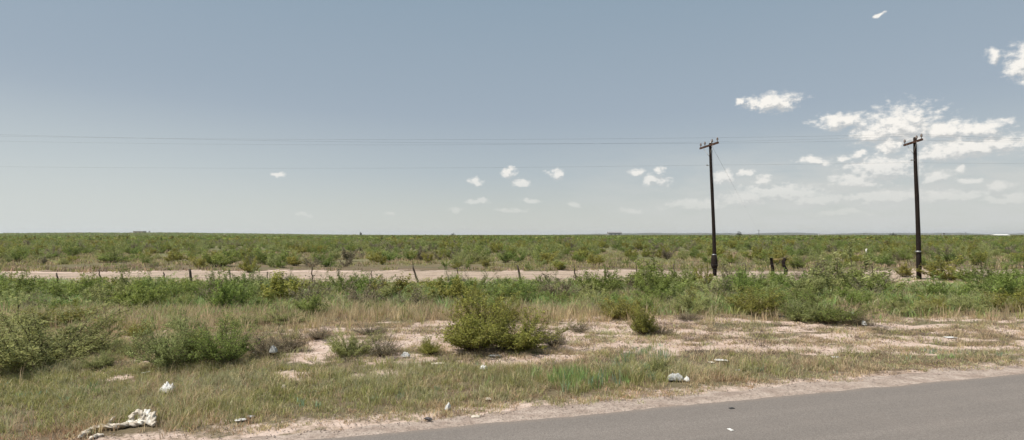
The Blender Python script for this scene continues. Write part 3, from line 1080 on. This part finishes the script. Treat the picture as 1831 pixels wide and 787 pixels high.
t1, t2 = at(1379, 461, Y=b1.y), at(1402, 462, Y=b2.y)
MB().tube([rel(b1) - Vector((0, 0, .3)), rel(b1.lerp(t1, .35)) + Vector((.05, 0, 0)), rel(b1.lerp(t1, .7)), rel(t1)], [.11, .105, .09, .085], 9).build("post", M_POLE, br)
MB().tube([rel(b2) - Vector((0, 0, .3)), rel(b2.lerp(t2, .3)) + Vector((.10, 0, 0)), rel(b2.lerp(t2, .55)) + Vector((-.03, 0, 0)), rel(b2.lerp(t2, .8)) + Vector((-.06, 0, 0)), rel(t2) + Vector((.07, 0, 0))],
          [.12, .115, .10, .12, .10], 9).build("post", M_POLE, br)
M_RAIL = wood_mat("bleached_rail_wood", (.30, .23, .10), (.18, .13, .06))
MB().tube([rel(at(1383, 464, Y=b1.y)), rel(at(1400, 463.5, Y=b2.y))], [.04, .035], 7).build("rail", M_RAIL, br)
MB().tube([rel(at(1383, 464, Y=b1.y + .1)), rel(at(1399, 484, Y=b2.y + .1))], .006, 4).build("brace_wire", M_WIRE, br)

M_WHITE = plain("weathered_white_paint", (.55, .53, .47), .6)
b = onland(1549, 456)
o = MB().tube([(0, 0, -.2), (.02, 0, .35), (-.03, 0, .7), (.05, 0, b.y * .0095)], [.09, .085, .08, .07], 8).lathe((.05, 0, b.y * .0095), [(.10, -.05), (.11, .05), (.06, .12)], 8).build("marker_post", M_WHITE)
o.location = b
tag(o, "short pale marker post standing in the scrub behind the hazy grey-green bush", "marker post")

# ------------------------------------------------------------------ utility poles
def pole(bpx, bpy_, tpx, tpy, rb, rt, armvec, armlen, armz, tilt, label, nins):
    b = onland(bpx, bpy_)
    t = at(tpx, tpy, Y=b.y)
    o = empty("utility_pole", b)
    tag(o, label, "utility pole", "utility poles")
    T = t - b
    pts = []; rr = []
    for i in range(13):
        f = i / 12
        pts.append(T * f + Vector((math.sin(f * 5) * .035, math.sin(f * 3) * .03, -.6 if i == 0 else 0)))
        rr.append(rb + (rt - rb) * f)
    MB().tube(pts, rr, 16).build("shaft", M_POLE, o)
    MB().lathe(T * 1.0, [(rt * .98, -.01), (rt * .9, .04), (rt * .4, .09)], 14).build("pole_cap", M_STEEL, o)
    av = Vector(armvec).normalized()
    ctr = T * (1 + armz / T.length)
    side = Vector((-av.y, av.x, 0)) * (rt + .055)
    ax = (av + Vector((0, 0, tilt))).normalized()
    Mx = Matrix((ax, Vector((-av.y, av.x, 0)), ax.cross(Vector((-av.y, av.x, 0))))).transposed()
    MB().box(ctr - side, (armlen, .09, .11), Mx).build("crossarm", M_ARM, o, False)
    for s in (-1, 1):
        MB().tube([ctr - side * 1.0 + ax * s * armlen * .28 + Vector((0, 0, -.05)) - Vector((-av.y, av.x, 0)) * .06, ctr - side + Vector((0, 0, -.65)) ], .014, 6).build("brace", M_STEEL, o)
    ins = []
    for f in nins:
        p = ctr - side + ax * f * armlen + Vector((0, 0, .065))
        i_ = MB().lathe(p, [(.018, 0), (.018, .10), (.06, .10), (.062, .14), (.04, .15), (.058, .17), (.055, .21), (.03, .225), (.045, .245), (.02, .27)], 12).build("insulator", M_PORC, o)
        ins.append(b + p + Vector((0, 0, .25)))
    # neutral spool and bracket lower on the shaft
    for f in (.83,):
        p = T * f
        MB().tube([p, p + Vector((-.32, -.05, .02))], .018, 6).lathe(p + Vector((-.30, -.05, -.03)), [(.03, 0), (.045, .03), (.025, .05), (.045, .08), (.03, .1)], 10).build("spool_bracket", M_STEEL, o)
    MB().lathe(T * .155, [(rb + .0, 0), (rb + .012, .005), (rb + .012, .075), (rb + .0, .08)], 16).build("metal_band", M_STEEL, o)
    MB().tube([T * .03 + Vector((rb * .9, -rb * .6, 0)), T * .5 + Vector((rt * .95, -rt * .75, 0)), T * .95 + Vector((rt * .9, -rt * .7, 0))], .008, 5).build("ground_wire", M_WIRE, o)
    return o, b, T, ins


P1, b1_, T1, ins1 = pole(1278, 494, 1271, 256, .12, .08, (.13, -.99, 0), 2.35, -.16, 0.0,
                         "dark wooden utility pole, its foot hidden in bushes, a wire slanting off to the plain", (-.46, -.22, .18, .46))
P2, b2_, T2, ins2 = pole(1643, 489, 1637, 246, .13, .085, (-.2, -.98, 0), 2.1, -.28, 0.0,
                         "dark wooden utility pole standing on a mound of bare pinkish sand", (-.46, .20, .46))
# swollen splice low on the first pole
MB().tube([T1 * .055, T1 * .08, T1 * .12, T1 * .16], [.15, .205, .20, .15], 12).build("base_sleeve", M_POLE, P1)


def wire(name, label, pts, r, sag):
    P = []
    for i in range(len(pts) - 1):
        a, b = Vector(pts[i]), Vector(pts[i + 1]); n = 24
        for k in range(n + (i == len(pts) - 2)):
            u = k / n
            p = a.lerp(b, u); p.z -= sag[i] * 4 * u * (1 - u); P.append(p)
    org = P[0].copy()
    o = MB().tube([p - org for p in P], r, 6).build(name, M_WIRE)
    o.location = org
    tag(o, label, "power line", "power line wires")
    return o


def pz(px, py, Y): return at(px, py, Y=Y)


wire("power_line", "upper conductor leaving the near pole's outer insulator, topmost of the long wires",
     [pz(-600, 220, 31), ins1[0], ins2[0], pz(2350, 236, 42)], .0033, [.35, .02, .4])
wire("power_line", "second upper conductor, close below the topmost wire",
     [pz(-600, 229, 33.5), ins1[3], ins2[2], pz(2350, 242, 40)], .0033, [.35, .02, .4])
wire("power_line", "third conductor on the crossarms, lowest of the upper three",
     [pz(-600, 236, 32), ins1[1], ins2[1], pz(2350, 247, 41)], .0028, [.42, .03, .4])
wire("power_line", "lone lower line strung well below the crossarms of both poles",
     [pz(-600, 288, 32), b1_ + T1 * .83 + Vector((-.3, -.05, .03)), b2_ + T2 * .81 + Vector((-.3, -.05, .03)), pz(2350, 274, 41)], .0028, [.3, .02, .3])
farp = at(1357, 411, Y=520)
wire("service_wire", "thin wire slanting down from the near pole's top to the far plain", [b1_ + T1 * .965 + Vector((.12, 0, 0)), farp], .006, [.8])
b = at(1357, 423, Y=520); b.z = hz(b.x, b.y)
o = MB().tube([(0, 0, -.5), (0, 0, farp.z - b.z + .15)], [.2, .15], 8).box((0, 0, farp.z - b.z - .5), (2.2, .14, .16)).build("distant_pole", M_POLE)
o.location = b
tag(o, "tiny distant pole on the plain where the slanting wire ends", "utility pole", "distant poles")

# ------------------------------------------------------------------ far buildings and poles near the horizon
M_TAN = plain("tan_siding", (.32, .27, .17), .8, scale=1)
M_GREYB = plain("grey_sheet_metal", (.30, .28, .27), .6, .2, scale=1)
M_WB = plain("white_sheet_metal", (.72, .70, .66), .5, scale=1)
M_DK = plain("dark_opening", (.05, .05, .05), .5)


def building(name, label, cat, px0, px1, Y, h, wall, roofm, depth, roof='flat', doors=2, zb=None):
    a, b = at(px0, 420, Y=Y), at(px1, 420, Y=Y)
    w = b.x - a.x; cx = (a.x + b.x) / 2
    z = hz(cx, Y) - .3 if zb is None else zb
    o = empty(name, (cx, Y, z)); tag(o, label, cat, 'buildings near the horizon')
    MB().box((0, depth / 2, h / 2), (w, depth, h)).build("wall", wall, o, False)
    if roof == 'flat':
        MB().box((0, depth / 2, h + .2), (w * 1.03, depth * 1.05, .4)).build("roof", roofm, o, False)
    else:
        m_ = MB()
        rh = h * .3
        W, D = w * .52, depth * .54
        m_.v = [Vector(p) for p in ((-W, depth / 2 - D, h), (W, depth / 2 - D, h), (W, depth / 2 + D, h), (-W, depth / 2 + D, h), (-W, depth / 2, h + rh), (W, depth / 2, h + rh))]
        m_.f = [(0, 1, 5, 4), (2, 3, 4, 5), (0, 4, 3), (1, 2, 5), (0, 3, 2, 1)]
        m_.build("roof", roofm, o, False)
    for i in range(doors):
        f = (i + .7) / (doors + .4) - .5
        MB().box((w * f, -.05, h * .33), (min(w * .12, 3.5), .12, h * .62)).build("door", M_DK, o, False)
    return o


building("farm_building", "flat-roofed tan building alone on the low rise at the horizon", "building", 238, 255, 1180, 5.5, M_TAN, M_TAN, 12)
building("metal_shed", "long low grey shed on the horizon left of the near pole", "shed", 1088, 1112, 1500, 9.0, M_GREYB, M_GREYB, 20, 'gable', 3)
building("white_shed", "larger white shed at the right end of the plain", "shed", 1782, 1806, 560, 2.9, M_WB, M_WB, 7, 'gable', 2)
building("white_shed", "small white shed left of the larger white one", "shed", 1764, 1775, 575, 2.2, M_WB, M_GREYB, 5, 'gable', 1)
building("long_trailer", "very low pale trailer beside the lone dark tree right of the near pole", "trailer", 1308, 1322, 800, 2.6, M_WB, M_WB, 4, 'flat', 1)
building("white_shed", "tiny pale shed on the horizon between the brace posts and far pole", "shed", 1466, 1476, 1300, 4.0, M_WB, M_GREYB, 8, 'gable', 1)
b = at(267, 419, Y=1180); z = hz(b.x, 1180)
o = empty("water_tank", (b.x, 1180, z)); tag(o, "small raised water tank beside the tan horizon building", "water tank")
for sx_ in (-1, 1):
    for sy_ in (-1, 1):
        MB().tube([(sx_ * 1.1, sy_ * 1.1, -.3), (sx_ * .9, sy_ * .9, 3.4)], .15, 6).build("leg", M_STEEL, o)
MB().lathe((0, 0, 3.4), [(1.5, 0), (1.6, .1), (1.6, 1.9), (.3, 2.4)], 14).build("tank", M_GREYB, o)
for px, Y, h, lab in ((1545, 700, 5.5, "distant lone pole on the plain left of the far utility pole"), (1592, 900, 6.5, "distant thin pole just left of the far utility pole"),
                      (1688, 520, 4.2, "distant reddish stub tower right of the far utility pole"), (1210, 1400, 10, "distant thin pole on the horizon left of the near utility pole"),
                      (1727, 1100, 8.0, "distant thin pole between reddish tower and white sheds")):
    p = at(px, 420, Y=Y); z = hz(p.x, Y)
    m_ = MB().tube([(0, 0, -.5), (0, 0, h)], [.24, .16], 8).box((0, 0, h - .6), (2.0, .16, .18))
    if 'reddish' in lab:
        m_ = MB().tube([(-.9, 0, -.5), (-.25, 0, h)], .12, 6).tube([(.9, 0, -.5), (.25, 0, h)], .12, 6).box((0, 0, h * .5), (1.3, .12, .15)).box((0, 0, h), (1.2, .6, .6))
    o = m_.build("distant_pole" if 'pole' in lab.split('utility')[0] else "stub_tower", M_ARM if 'reddish' in lab else M_POLE, None, False)
    o.location = (p.x, Y, z)
    tag(o, lab, "pole" if 'reddish' not in lab else "tower", 'distant poles' if 'reddish' not in lab else None)


def far_tree(px, Y, h, w, lab):
    p = at(px, 420, Y=Y); z = hz(p.x, Y)
    o = empty("lone_tree", (p.x, Y, z)); tag(o, lab, "tree", 'lone trees near the horizon')
    d = shrub_data(int(px), 26, 1500, .11, 80, (.04, .05, .02), (.07, .08, .03), ntw=5, puff=.05)
    V = d[0] * np.array([w / 1.5, w / 1.5, h * .75]) + np.array([0, 0, h * .25])
    m_ = mesh_np("crown", V, d[1], col=d[2]); m_.materials.append(M_LEAF)
    link("crown", m_, None, o)
    MB().tube([(0, 0, -.4), (.1, 0, h * .25), (0, .1, h * .5)], [.35, .28, .15], 8).build("trunk", M_TWIG, o)


far_tree(1322, 720, 7.0, 5.5, "lone dark tree on the horizon just right of the near pole")
far_tree(810, 1300, 6.5, 12, "small dark tree on the horizon above the tall leaning post")
far_tree(645, 1350, 8.0, 6, "small tree breaking the horizon left of the bent post")
far_tree(1595, 1100, 6.0, 16, "dark spreading tree far out, left of the far pole")

# ------------------------------------------------------------------ litter
def litter_mat(name, col, rough=.55, tr=.12):
    m, nt = new_mat(name)
    g = nt.n('ShaderNodeTexCoord').outputs['Object']
    n1 = nt.noise(g, 14, 5, .6); n2 = nt.noise(g, 60, 3, .6)
    c = nt.mix(nt.rng(n1, .45, .75, 0, .7), col, tuple(k * .62 for k in (col[0], col[1] * .92, col[2] * .8)))
    d = nt.n('ShaderNodeBsdfPrincipled', {'Base Color': c, 'Roughness': rough, 'Specular IOR Level': .4})
    bn = nt.n('ShaderNodeBump', {'Height': n2, 'Strength': .3, 'Distance': .004}); nt.t.links.new(bn.outputs[0], d.inputs['Normal'])
    t = nt.n('ShaderNodeBsdfTranslucent', {'Color': c})
    mx = nt.n('ShaderNodeMixShader', {0: tr, 1: d.outputs[0], 2: t.outputs[0]})
    nt.n('ShaderNodeOutputMaterial', {'Surface': mx.outputs[0]})
    return m


L_WHITE = litter_mat("white_plastic", (0.68, 0.671, 0.637))
L_CREAM = litter_mat("dirty_cream_plastic", (.60, .53, .43))
L_CREAM2 = litter_mat("pale_cream_plastic", (.74, .70, .61))
L_GREY = litter_mat("greyed_plastic", (.42, .42, .40))
L_DARK = litter_mat("dark_rubber", (.05, .05, .05))


def crumpled(name, px, py, w, d, h, seed, mat, label, cat, n=22, rz=0.0, z0=0.0):
    """a crumpled thin sheet or bag of real thickness"""
    g = np.random.default_rng(seed)
    u, v = np.meshgrid(np.linspace(-1, 1, n), np.linspace(-1, 1, n))
    rr = np.maximum(np.abs(u), np.abs(v)); ang = np.arctan2(v, u)
    out = .72 + .4 * fbm(np.cos(ang) * 1.7 + seed, np.sin(ang) * 1.7, seed, 3)
    X_ = u * out * w / 2; Y_ = v * out * d / 2
    f1 = np.abs(fbm(u * 2.2 + seed, v * 2.2, seed + 1, 3) - .5) * 2
    f2 = np.abs(fbm(u * 5 + seed, v * 5, seed + 2, 2) - .5) * 2
    Zt = h * ((1 - rr ** 3) * (.55 + .9 * f1) + .35 * f2 * (1 - rr ** 6)) + .006
    Zb = Zt * .25
    X_ = X_ + g.normal(0, w * .012, u.shape); Y_ = Y_ + g.normal(0, d * .012, u.shape)
    V = np.concatenate([np.stack([X_, Y_, Zt], -1).reshape(-1, 3), np.stack([X_, Y_, Zb], -1).reshape(-1, 3)])
    i = np.arange(n * n).reshape(n, n)
    q = np.stack([i[:-1, :-1], i[:-1, 1:], i[1:, 1:], i[1:, :-1]], -1).reshape(-1, 4)
    q2 = q[:, ::-1] + n * n
    ring = np.concatenate([i[0, :-1], i[:-1, -1], i[-1, :0:-1], i[:0:-1, 0]])
    rn = np.roll(ring, -1)
    q3 = np.stack([rn, ring, ring + n * n, rn + n * n], -1)
    o = link(name, mesh_np(name, V, np.concatenate([q, q2, q3])), mat)
    p = onland(px, py); o.location = (p.x, p.y, p.z + z0); o.rotation_euler = (0, 0, rz)
    tag(o, label, cat)
    return o


S = lambda py: CAM_Z / max(py - 421, 1)   # metres per photo pixel at a ground spot
LT = [  # name, px, py, wpx, hpx, material, label, category
    ("plastic_bag", 300, 703, 26, 14, L_WHITE, "crumpled white plastic bag in the verge grass below the pale olive bush", "plastic bag"),
    ("paper_scrap", 430, 754, 17, 4, L_WHITE, "flat white scrap beside the gravel, lowest scrap left of the road corner", "litter"),
    ("paper_scrap", 447, 748, 12, 3, L_GREY, "small grey scrap touching the flat white scrap near the gravel", "litter"),
    ("paper_scrap", 399, 700, 6, 4, L_WHITE, "tiny white scrap in grass below the vivid green bush", "litter"),
    ("plastic_cup", 455, 633, 8, 5, L_WHITE, "small white cup lid at the right foot of the vivid green bush", "litter"),
    ("plastic_bag", 725, 640, 15, 7, L_WHITE, "small white bag on the sand right of the touching pair of bushes", "plastic bag"),
    ("paper_scrap", 782, 652, 22, 5, L_CREAM, "flat pale sheet on the sand left of the tallest creosote bush", "litter"),
    ("paper_scrap", 885, 638, 20, 5, L_GREY, "long grey scrap under the front of the middle creosote bush", "litter"),
    ("plastic_bag", 864, 663, 12, 7, L_WHITE, "small white bag in grass straight below the middle creosote bush", "plastic bag"),
    ("paper_scrap", 801, 735, 6, 10, L_WHITE, "small upright white scrap near the gravel, centre of the verge", "litter"),
    ("paper_scrap", 873, 716, 10, 5, L_CREAM, "small cream scrap in short grass near the gravel's edge", "litter"),
    ("paper_scrap", 507, 698, 7, 6, L_CREAM, "small cream scrap alone in the wide grey-green grass", "litter"),
    ("plastic_bag", 1208, 682, 26, 12, L_GREY, "greyish crumpled bag in straw grass beside a tiny white cup", "plastic bag"),
    ("plastic_cup", 1229, 684, 8, 7, L_WHITE, "tiny bright white cup right of the greyish crumpled bag", "cup"),
    ("paper_scrap", 1290, 646, 22, 5, L_WHITE, "flat white sheet where grass meets sand, below the near pole", "litter"),
    ("paper_scrap", 1272, 650, 8, 4, L_CREAM, "little cream scrap beside the flat white sheet below the near pole", "litter"),
    ("paper_scrap", 1319, 664, 9, 5, L_GREY, "small bluish-grey scrap in the grass right of the white cup", "litter"),
    ("paper_scrap", 1495, 641, 12, 5, L_WHITE, "small white scrap in grass below the large spilling green bush", "litter"),
    ("paper_scrap", 1306, 774, 6, 4, L_WHITE, "small white scrap lying alone on the grey asphalt", "litter"),
    ("paper_scrap", 1700, 605, 18, 4, L_WHITE, "flat white sheet on the sand below the far pole", "litter"),
    ("paper_scrap", 1545, 583, 7, 8, L_WHITE, "white scrap caught beside the dead brush of the large green bush", "litter"),
    ("paper_scrap", 1523, 566, 9, 7, L_WHITE, "white scrap caught in the large spilling green bush", "litter"),
    ("paper_scrap", 850, 748, 14, 4, L_CREAM, "pale flattened scrap on the gravel shoulder by the dark stone", "litter"),
    ("plastic_bag", 262, 668, 9, 5, L_WHITE, "little white rag at the left foot of the pale olive bush", "litter"),
    ("rubber_scrap", 1308, 735, 9, 1.5, L_DARK, "dark rubber scrap on the asphalt rim below the near pole", "litter"),
]
for i, (nm, px, py, w, h, mt, lab, ct) in enumerate(LT):
    s = S(py)
    flat = h <= 5
    hh_ = max(.010, s * h * (.22 if flat else .9))
    crumpled(nm, px, py, w * s * 1.15, (h * s * (2.4 if flat else 1.2)) + .02, hh_, 300 + i, mt, lab, ct, rz=rnd.uniform(-.4, .4), z0=.036 if dist_edge(onland(px, py).x, onland(px, py).y) < 0 else (.02 if flat else .03))

# bag caught in the thin bush
p = onland(492, 640)
o = crumpled("plastic_bag", 492, 640, .15, .12, .13, 77, L_GREY, "pale grey plastic bag hanging in the thin grey-brown bush", "plastic bag")
o.location = (p.x, p.y - .1, .16)
# stone on the shoulder
g = bpy.data.meshes.new("dark_stone")
import bmesh
bm = bmesh.new(); bmesh.ops.create_icosphere(bm, subdivisions=3, radius=1)
for v in bm.verts:
    v.co *= .8 + .45 * mnoise.noise(v.co * 1.3 + Vector((3, 1, 2))); v.co.x *= .055; v.co.y *= .04; v.co.z *= .028
bm.to_mesh(g); bm.free()
o = link("dark_stone", g, plain("dark_rock", (.09, .08, .08), .8)); p = at(766, 755); o.location = (p.x, p.y, .045)
tag(o, "small dark stone lying on the gravel shoulder", "stone")

# the long torn sheet
def ribbon(pts, w, seed, th=.012, n=10):
    """a bunched length of sheet along a path"""
    g = np.random.default_rng(seed)
    P = []
    pts = [Vector(p) for p in pts]
    for i in range(len(pts) - 1):
        for k in range(10): P.append(pts[i].lerp(pts[i + 1], k / 10))
    P.append(pts[-1])
    ns = 16
    V = []; F = []
    for i, p in enumerate(P):
        d = (P[min(i + 1, len(P) - 1)] - P[max(i - 1, 0)]).normalized()
        a = d.cross(Vector((0, 0, 1)))
        a = a.normalized() if a.length > .05 else Vector((1, 0, 0))
        b = a.cross(d).normalized()
        tp = min(1, min(i, len(P) - 1 - i) / 5 + .35)
        for k in range(ns):
            t = 2 * math.pi * k / ns
            r = w * tp * (.55 + .9 * float(fbm(math.cos(t) * 1.8 + 5, math.sin(t) * 1.8 + i * .23, seed, 3))) * (1 + .38 * math.sin(3 * t + i * .9 + seed) + .12 * math.sin(7 * t - i * .6))
            V.append(p + a * math.cos(t) * r + b * math.sin(t) * r * .7)
    for i in range(len(P) - 1):
        for k in range(ns):
            F.append((i * ns + k, i * ns + (k + 1) % ns, (i + 1) * ns + (k + 1) % ns, (i + 1) * ns + k))
    F.append(tuple(range(ns))[::-1]); F.append(tuple((len(P) - 1) * ns + k for k in range(ns)))
    m_ = MB(); m_.v = V; m_.f = F
    return m_


c0 = onland(205, 766)
ts = empty("torn_sheet", c0); tag(ts, "long torn strip of dirty cream tarpaulin with a folded roll at one end", "tarpaulin")


def tp_(px, py, up=0.0):
    p = onland(px, py) - c0; p.z = up + .02
    return p


ribbon([tp_(140, 786, .0), tp_(158, 775, .01), tp_(172, 769, .02), tp_(205, 769, .03), tp_(232, 764, .02), tp_(252, 763, .02)], .034, 1).build("strip", L_CREAM, ts)
ribbon([tp_(192, 769, .02), tp_(196, 766, .06), tp_(204, 766, .13)], .020, 2).build("flap", L_CREAM, ts)
ribbon([tp_(160, 788, .0), tp_(172, 782, .0), tp_(186, 780, .0)], .026, 3).build("flap", L_CREAM, ts)
ribbon([tp_(218, 764, .02), tp_(245, 762, .03), tp_(266, 762, .03)], .042, 4).build("fold", L_CREAM2, ts)
ribbon([tp_(232, 762, .03), tp_(237, 760, .11), tp_(247, 759, .16), tp_(256, 760, .12), tp_(258, 762, .03)], .03, 5).build("fold", L_CREAM, ts)
ribbon([tp_(254, 760, .02), tp_(255, 758, .11), tp_(262, 758, .15), tp_(268, 760, .10), tp_(268, 764, .01)], .034, 6).build("fold", L_CREAM2, ts)
ribbon([tp_(262, 762, .02), tp_(267, 759, .10), tp_(272, 759, .13), tp_(275, 762, .05), tp_(273, 765, .0)], .03, 7).build("fold", L_CREAM, ts)

# ------------------------------------------------------------------ air
def haze():
    mb = MB()
    x0, x1, y0, y1, z0, z1 = -9050, 9050, -450, 9050, -9, 42
    mb.box(((x0 + x1) / 2, (y0 + y1) / 2, (z0 + z1) / 2), (x1 - x0, y1 - y0, z1 - z0))
    m, nt = new_mat("thin_haze")
    v = nt.n('ShaderNodeVolumePrincipled', {'Color': (.92, .95, 1.0, 1), 'Density': HAZE, 'Anisotropy': .2})
    nt.n('ShaderNodeOutputMaterial', {'Volume': v.outputs[0]})
    o = mb.build("haze", m, None, False)
    tag(o, "thin pale haze lying over the plain", "haze", kind="stuff")


HAZE = 8e-5
haze()

# ------------------------------------------------------------------ sky, clouds, sun
SUN_AZ, SUN_EL = -112.0, 57.0      # degrees clockwise from the view direction
w = bpy.data.worlds.new("World"); SC.world = w; w.use_nodes = True
nt = NT(w.node_tree)
sky = nt.n('ShaderNodeTexSky', sky_type='NISHITA')
sky.sun_disc = False; sky.sun_elevation = R(SUN_EL); sky.sun_rotation = R(SUN_AZ % 360)
sky.altitude = 800; sky.air_density = 1.0; sky.dust_density = 1.2; sky.ozone_density = 1.0
dirv = nt.n('ShaderNodeTexCoord').outputs['Generated']
sp = nt.n('ShaderNodeSeparateXYZ', {0: dirv})
az = nt.math('ARCTAN2', sp.outputs[0], sp.outputs[1]); el = nt.math('ARCSINE', sp.outputs[2])
skyc = nt.n('ShaderNodeHueSaturation', {'Saturation': .8, 'Value': .62, 'Hue': .5, 'Color': sky.outputs[0]}).outputs[0]
hazy = nt.n('ShaderNodeValToRGB', {0: el})
hr = hazy.color_ramp
for k_, (p_, c_) in enumerate(((0.0, (.45, .46, .43)), (.05, (.405, .425, .405)), (.11, (.335, .378, .398)), (.21, (.27, .32, .37)), (.40, (.218, .285, .345)), (.9, (.15, .22, .31)))):
    e_ = hr.elements[k_] if k_ < 2 else hr.elements.new(p_)
    e_.position = p_; e_.color = (*c_, 1)
hz_ = nt.n('ShaderNodeVectorMath', {0: hazy.outputs[0], 3: 11.5}, operation='SCALE').outputs[0]
skyc = nt.mix(.80, skyc, hz_)
CLOUDS = [(1380, 184, 46, 15), (1327, 183, 11, 7), (1503, 218, 44, 12), (1605, 226, 76, 32), (1562, 240, 44, 14), (1690, 234, 55, 18), (1745, 231, 58, 13),
          (1740, 264, 110, 18), (1680, 278, 50, 12), (1592, 262, 20, 11), (1580, 301, 66, 21), (1530, 323, 42, 11), (1670, 318, 32, 12), (1452, 289, 25, 7),
          (1538, 277, 16, 7), (1508, 282, 12, 6), (1840, 110, 38, 32), (1778, 102, 13, 12), (1575, 25, 10, 3), (1365, 322, 18, 8), (1293, 318, 16, 12),
          (1390, 346, 75, 14), (1250, 366, 60, 9), (1340, 356, 55, 12), (1450, 356, 70, 12), (1580, 352, 75, 13), (1700, 350, 80, 12), (993, 309, 15, 9),
          (910, 310, 12, 8), (851, 323, 14, 6), (932, 327, 18, 5), (1138, 309, 14, 7), (1170, 323, 24, 9), (1180, 307, 9, 5), (498, 311, 13, 4),
          (855, 359, 20, 5), (948, 358, 18, 4), (815, 374, 16, 4), (910, 376, 28, 4), (1028, 367, 14, 4), (1125, 376, 20, 4), (1730, 322, 20, 6), (1785, 333, 26, 7),
          (1330, 309, 14, 5), (1716, 300, 12, 6), (1800, 352, 50, 8), (545, 384, 12, 3), (1950, 270, 90, 22), (1980, 180, 60, 20), (2000, 330, 80, 14),
          (1500, 380, 50, 5), (700, 384, 14, 3)]
vec = nt.n('ShaderNodeCombineXYZ', {0: az, 1: el}).outputs[0]
wn = nt.n('ShaderNodeTexNoise', {'Vector': vec, 'Scale': 34.0, 'Detail': 5.0})
wv = nt.n('ShaderNodeVectorMath', {0: wn.outputs['Color'], 1: (.5, .5, .5)}, operation='SUBTRACT').outputs[0]
wv = nt.n('ShaderNodeVectorMath', {0: wv, 1: (.044, .022, 0)}, operation='MULTIPLY').outputs[0]
vw_ = nt.n('ShaderNodeVectorMath', {0: vec, 1: wv}, operation='ADD').outputs[0]
def cloud_field(v):
    mn = None
    for (cx, cy, rx, ry) in CLOUDS:
        d = at(cx, cy, Y=1.0) - Vector((0, 0, CAM_Z)); d.normalize()
        a_, e_ = math.atan2(d.x, d.y), math.asin(d.z)
        cs = 1 / (1 + ((cx - CX) / FPX) ** 2)
        rx_, ry_ = rx * cs / FPX * 1.22, ry * math.sqrt(cs) / FPX * 1.3
        m_ = nt.n('ShaderNodeVectorMath', {0: v, 1: (1 / rx_, 1 / ry_, 0), 2: (-a_ / rx_, -e_ / ry_, 0)}, operation='MULTIPLY_ADD').outputs[0]
        l_ = nt.n('ShaderNodeVectorMath', {0: m_}, operation='LENGTH').outputs['Value']
        mn = l_ if mn is None else nt.math('SMOOTH_MIN', mn, l_, .2)
    return mn


mn = cloud_field(vw_)
up_ = nt.n('ShaderNodeVectorMath', {0: vw_, 1: (-.003, .010, 0)}, operation='ADD').outputs[0]
mn2 = cloud_field(up_)
sc_ = nt.n('ShaderNodeVectorMath', {0: vec, 1: (1.0, 1.5, 1.0)}, operation='MULTIPLY').outputs[0]
n_a = nt.noise(sc_, 85.0, 8, .63)
off = nt.n('ShaderNodeVectorMath', {0: sc_, 1: (-.003, .013, 0)}, operation='ADD').outputs[0]
n_b = nt.noise(off, 85.0, 4, .58)
D_ = nt.math('ADD', nt.math('MULTIPLY', nt.math('SUBTRACT', 1.03, mn), 1.4), nt.math('MULTIPLY', nt.math('SUBTRACT', n_a, .5), 2.6))
D2 = nt.math('ADD', nt.math('MULTIPLY', nt.math('SUBTRACT', 1.03, mn2), 1.4), nt.math('MULTIPLY', nt.math('SUBTRACT', n_b, .5), 2.2))
alpha = nt.rng(D_, -.15, 1.0)
lowfade = nt.rng(el, .02, .15, .15, 1.0)
alpha = nt.math('MULTIPLY', alpha, lowfade)
# thin milky streaks low in the sky on the right
mw = nt.noise(nt.n('ShaderNodeVectorMath', {0: vec, 1: (1, 4, 1)}, operation='MULTIPLY').outputs[0], 9.0, 6, .6)
milk = nt.math('MULTIPLY', nt.rng(mw, .3, .65, .25, .9), nt.math('MULTIPLY', nt.rng(az, -.1, .5), nt.rng(el, .19, .05)))
shade = nt.rng(nt.math('SUBTRACT', D_, D2), -.60, .45)
ccol = nt.mix(shade, (4.7, 4.75, 4.7), (7.6, 7.35, 6.9))
glow = nt.math('MULTIPLY', nt.rng(az, .1, -.8, 0, .55), nt.rng(el, .26, .02))
c = nt.mix(glow, skyc, (5.2, 5.55, 5.5))
c = nt.mix(milk, c, (5.0, 5.1, 4.95))
c = nt.mix(alpha, c, ccol)
bg = nt.n('ShaderNodeBackground', {'Color': c, 'Strength': .1})
nt.n('ShaderNodeOutputWorld', {'Surface': bg.outputs[0]})

sd = bpy.data.lights.new("sun", 'SUN'); sd.energy = 4.8; sd.angle = R(.5); sd.color = (1.0, .95, .88)
so = bpy.data.objects.new("sun", sd); C.objects.link(so)
to_sun = Vector((math.sin(R(SUN_AZ)) * math.cos(R(SUN_EL)), math.cos(R(SUN_AZ)) * math.cos(R(SUN_EL)), math.sin(R(SUN_EL))))
so.rotation_euler = to_sun.to_track_quat('Z', 'Y').to_euler()
so.location = (0, 0, 30)

SC.view_settings.view_transform = 'Standard'
SC.view_settings.look = 'None'
SC.view_settings.exposure = 0.33
SC.view_settings.gamma = 1.0
SC.render.engine = 'CYCLES'
cy = SC.cycles
cy.max_bounces = 8; cy.diffuse_bounces = 5; cy.transparent_max_bounces = 4; cy.volume_bounces = 0; cy.transmission_bounces = 5
cy.use_denoising = True
cy.use_adaptive_sampling = True; cy.adaptive_threshold = .02
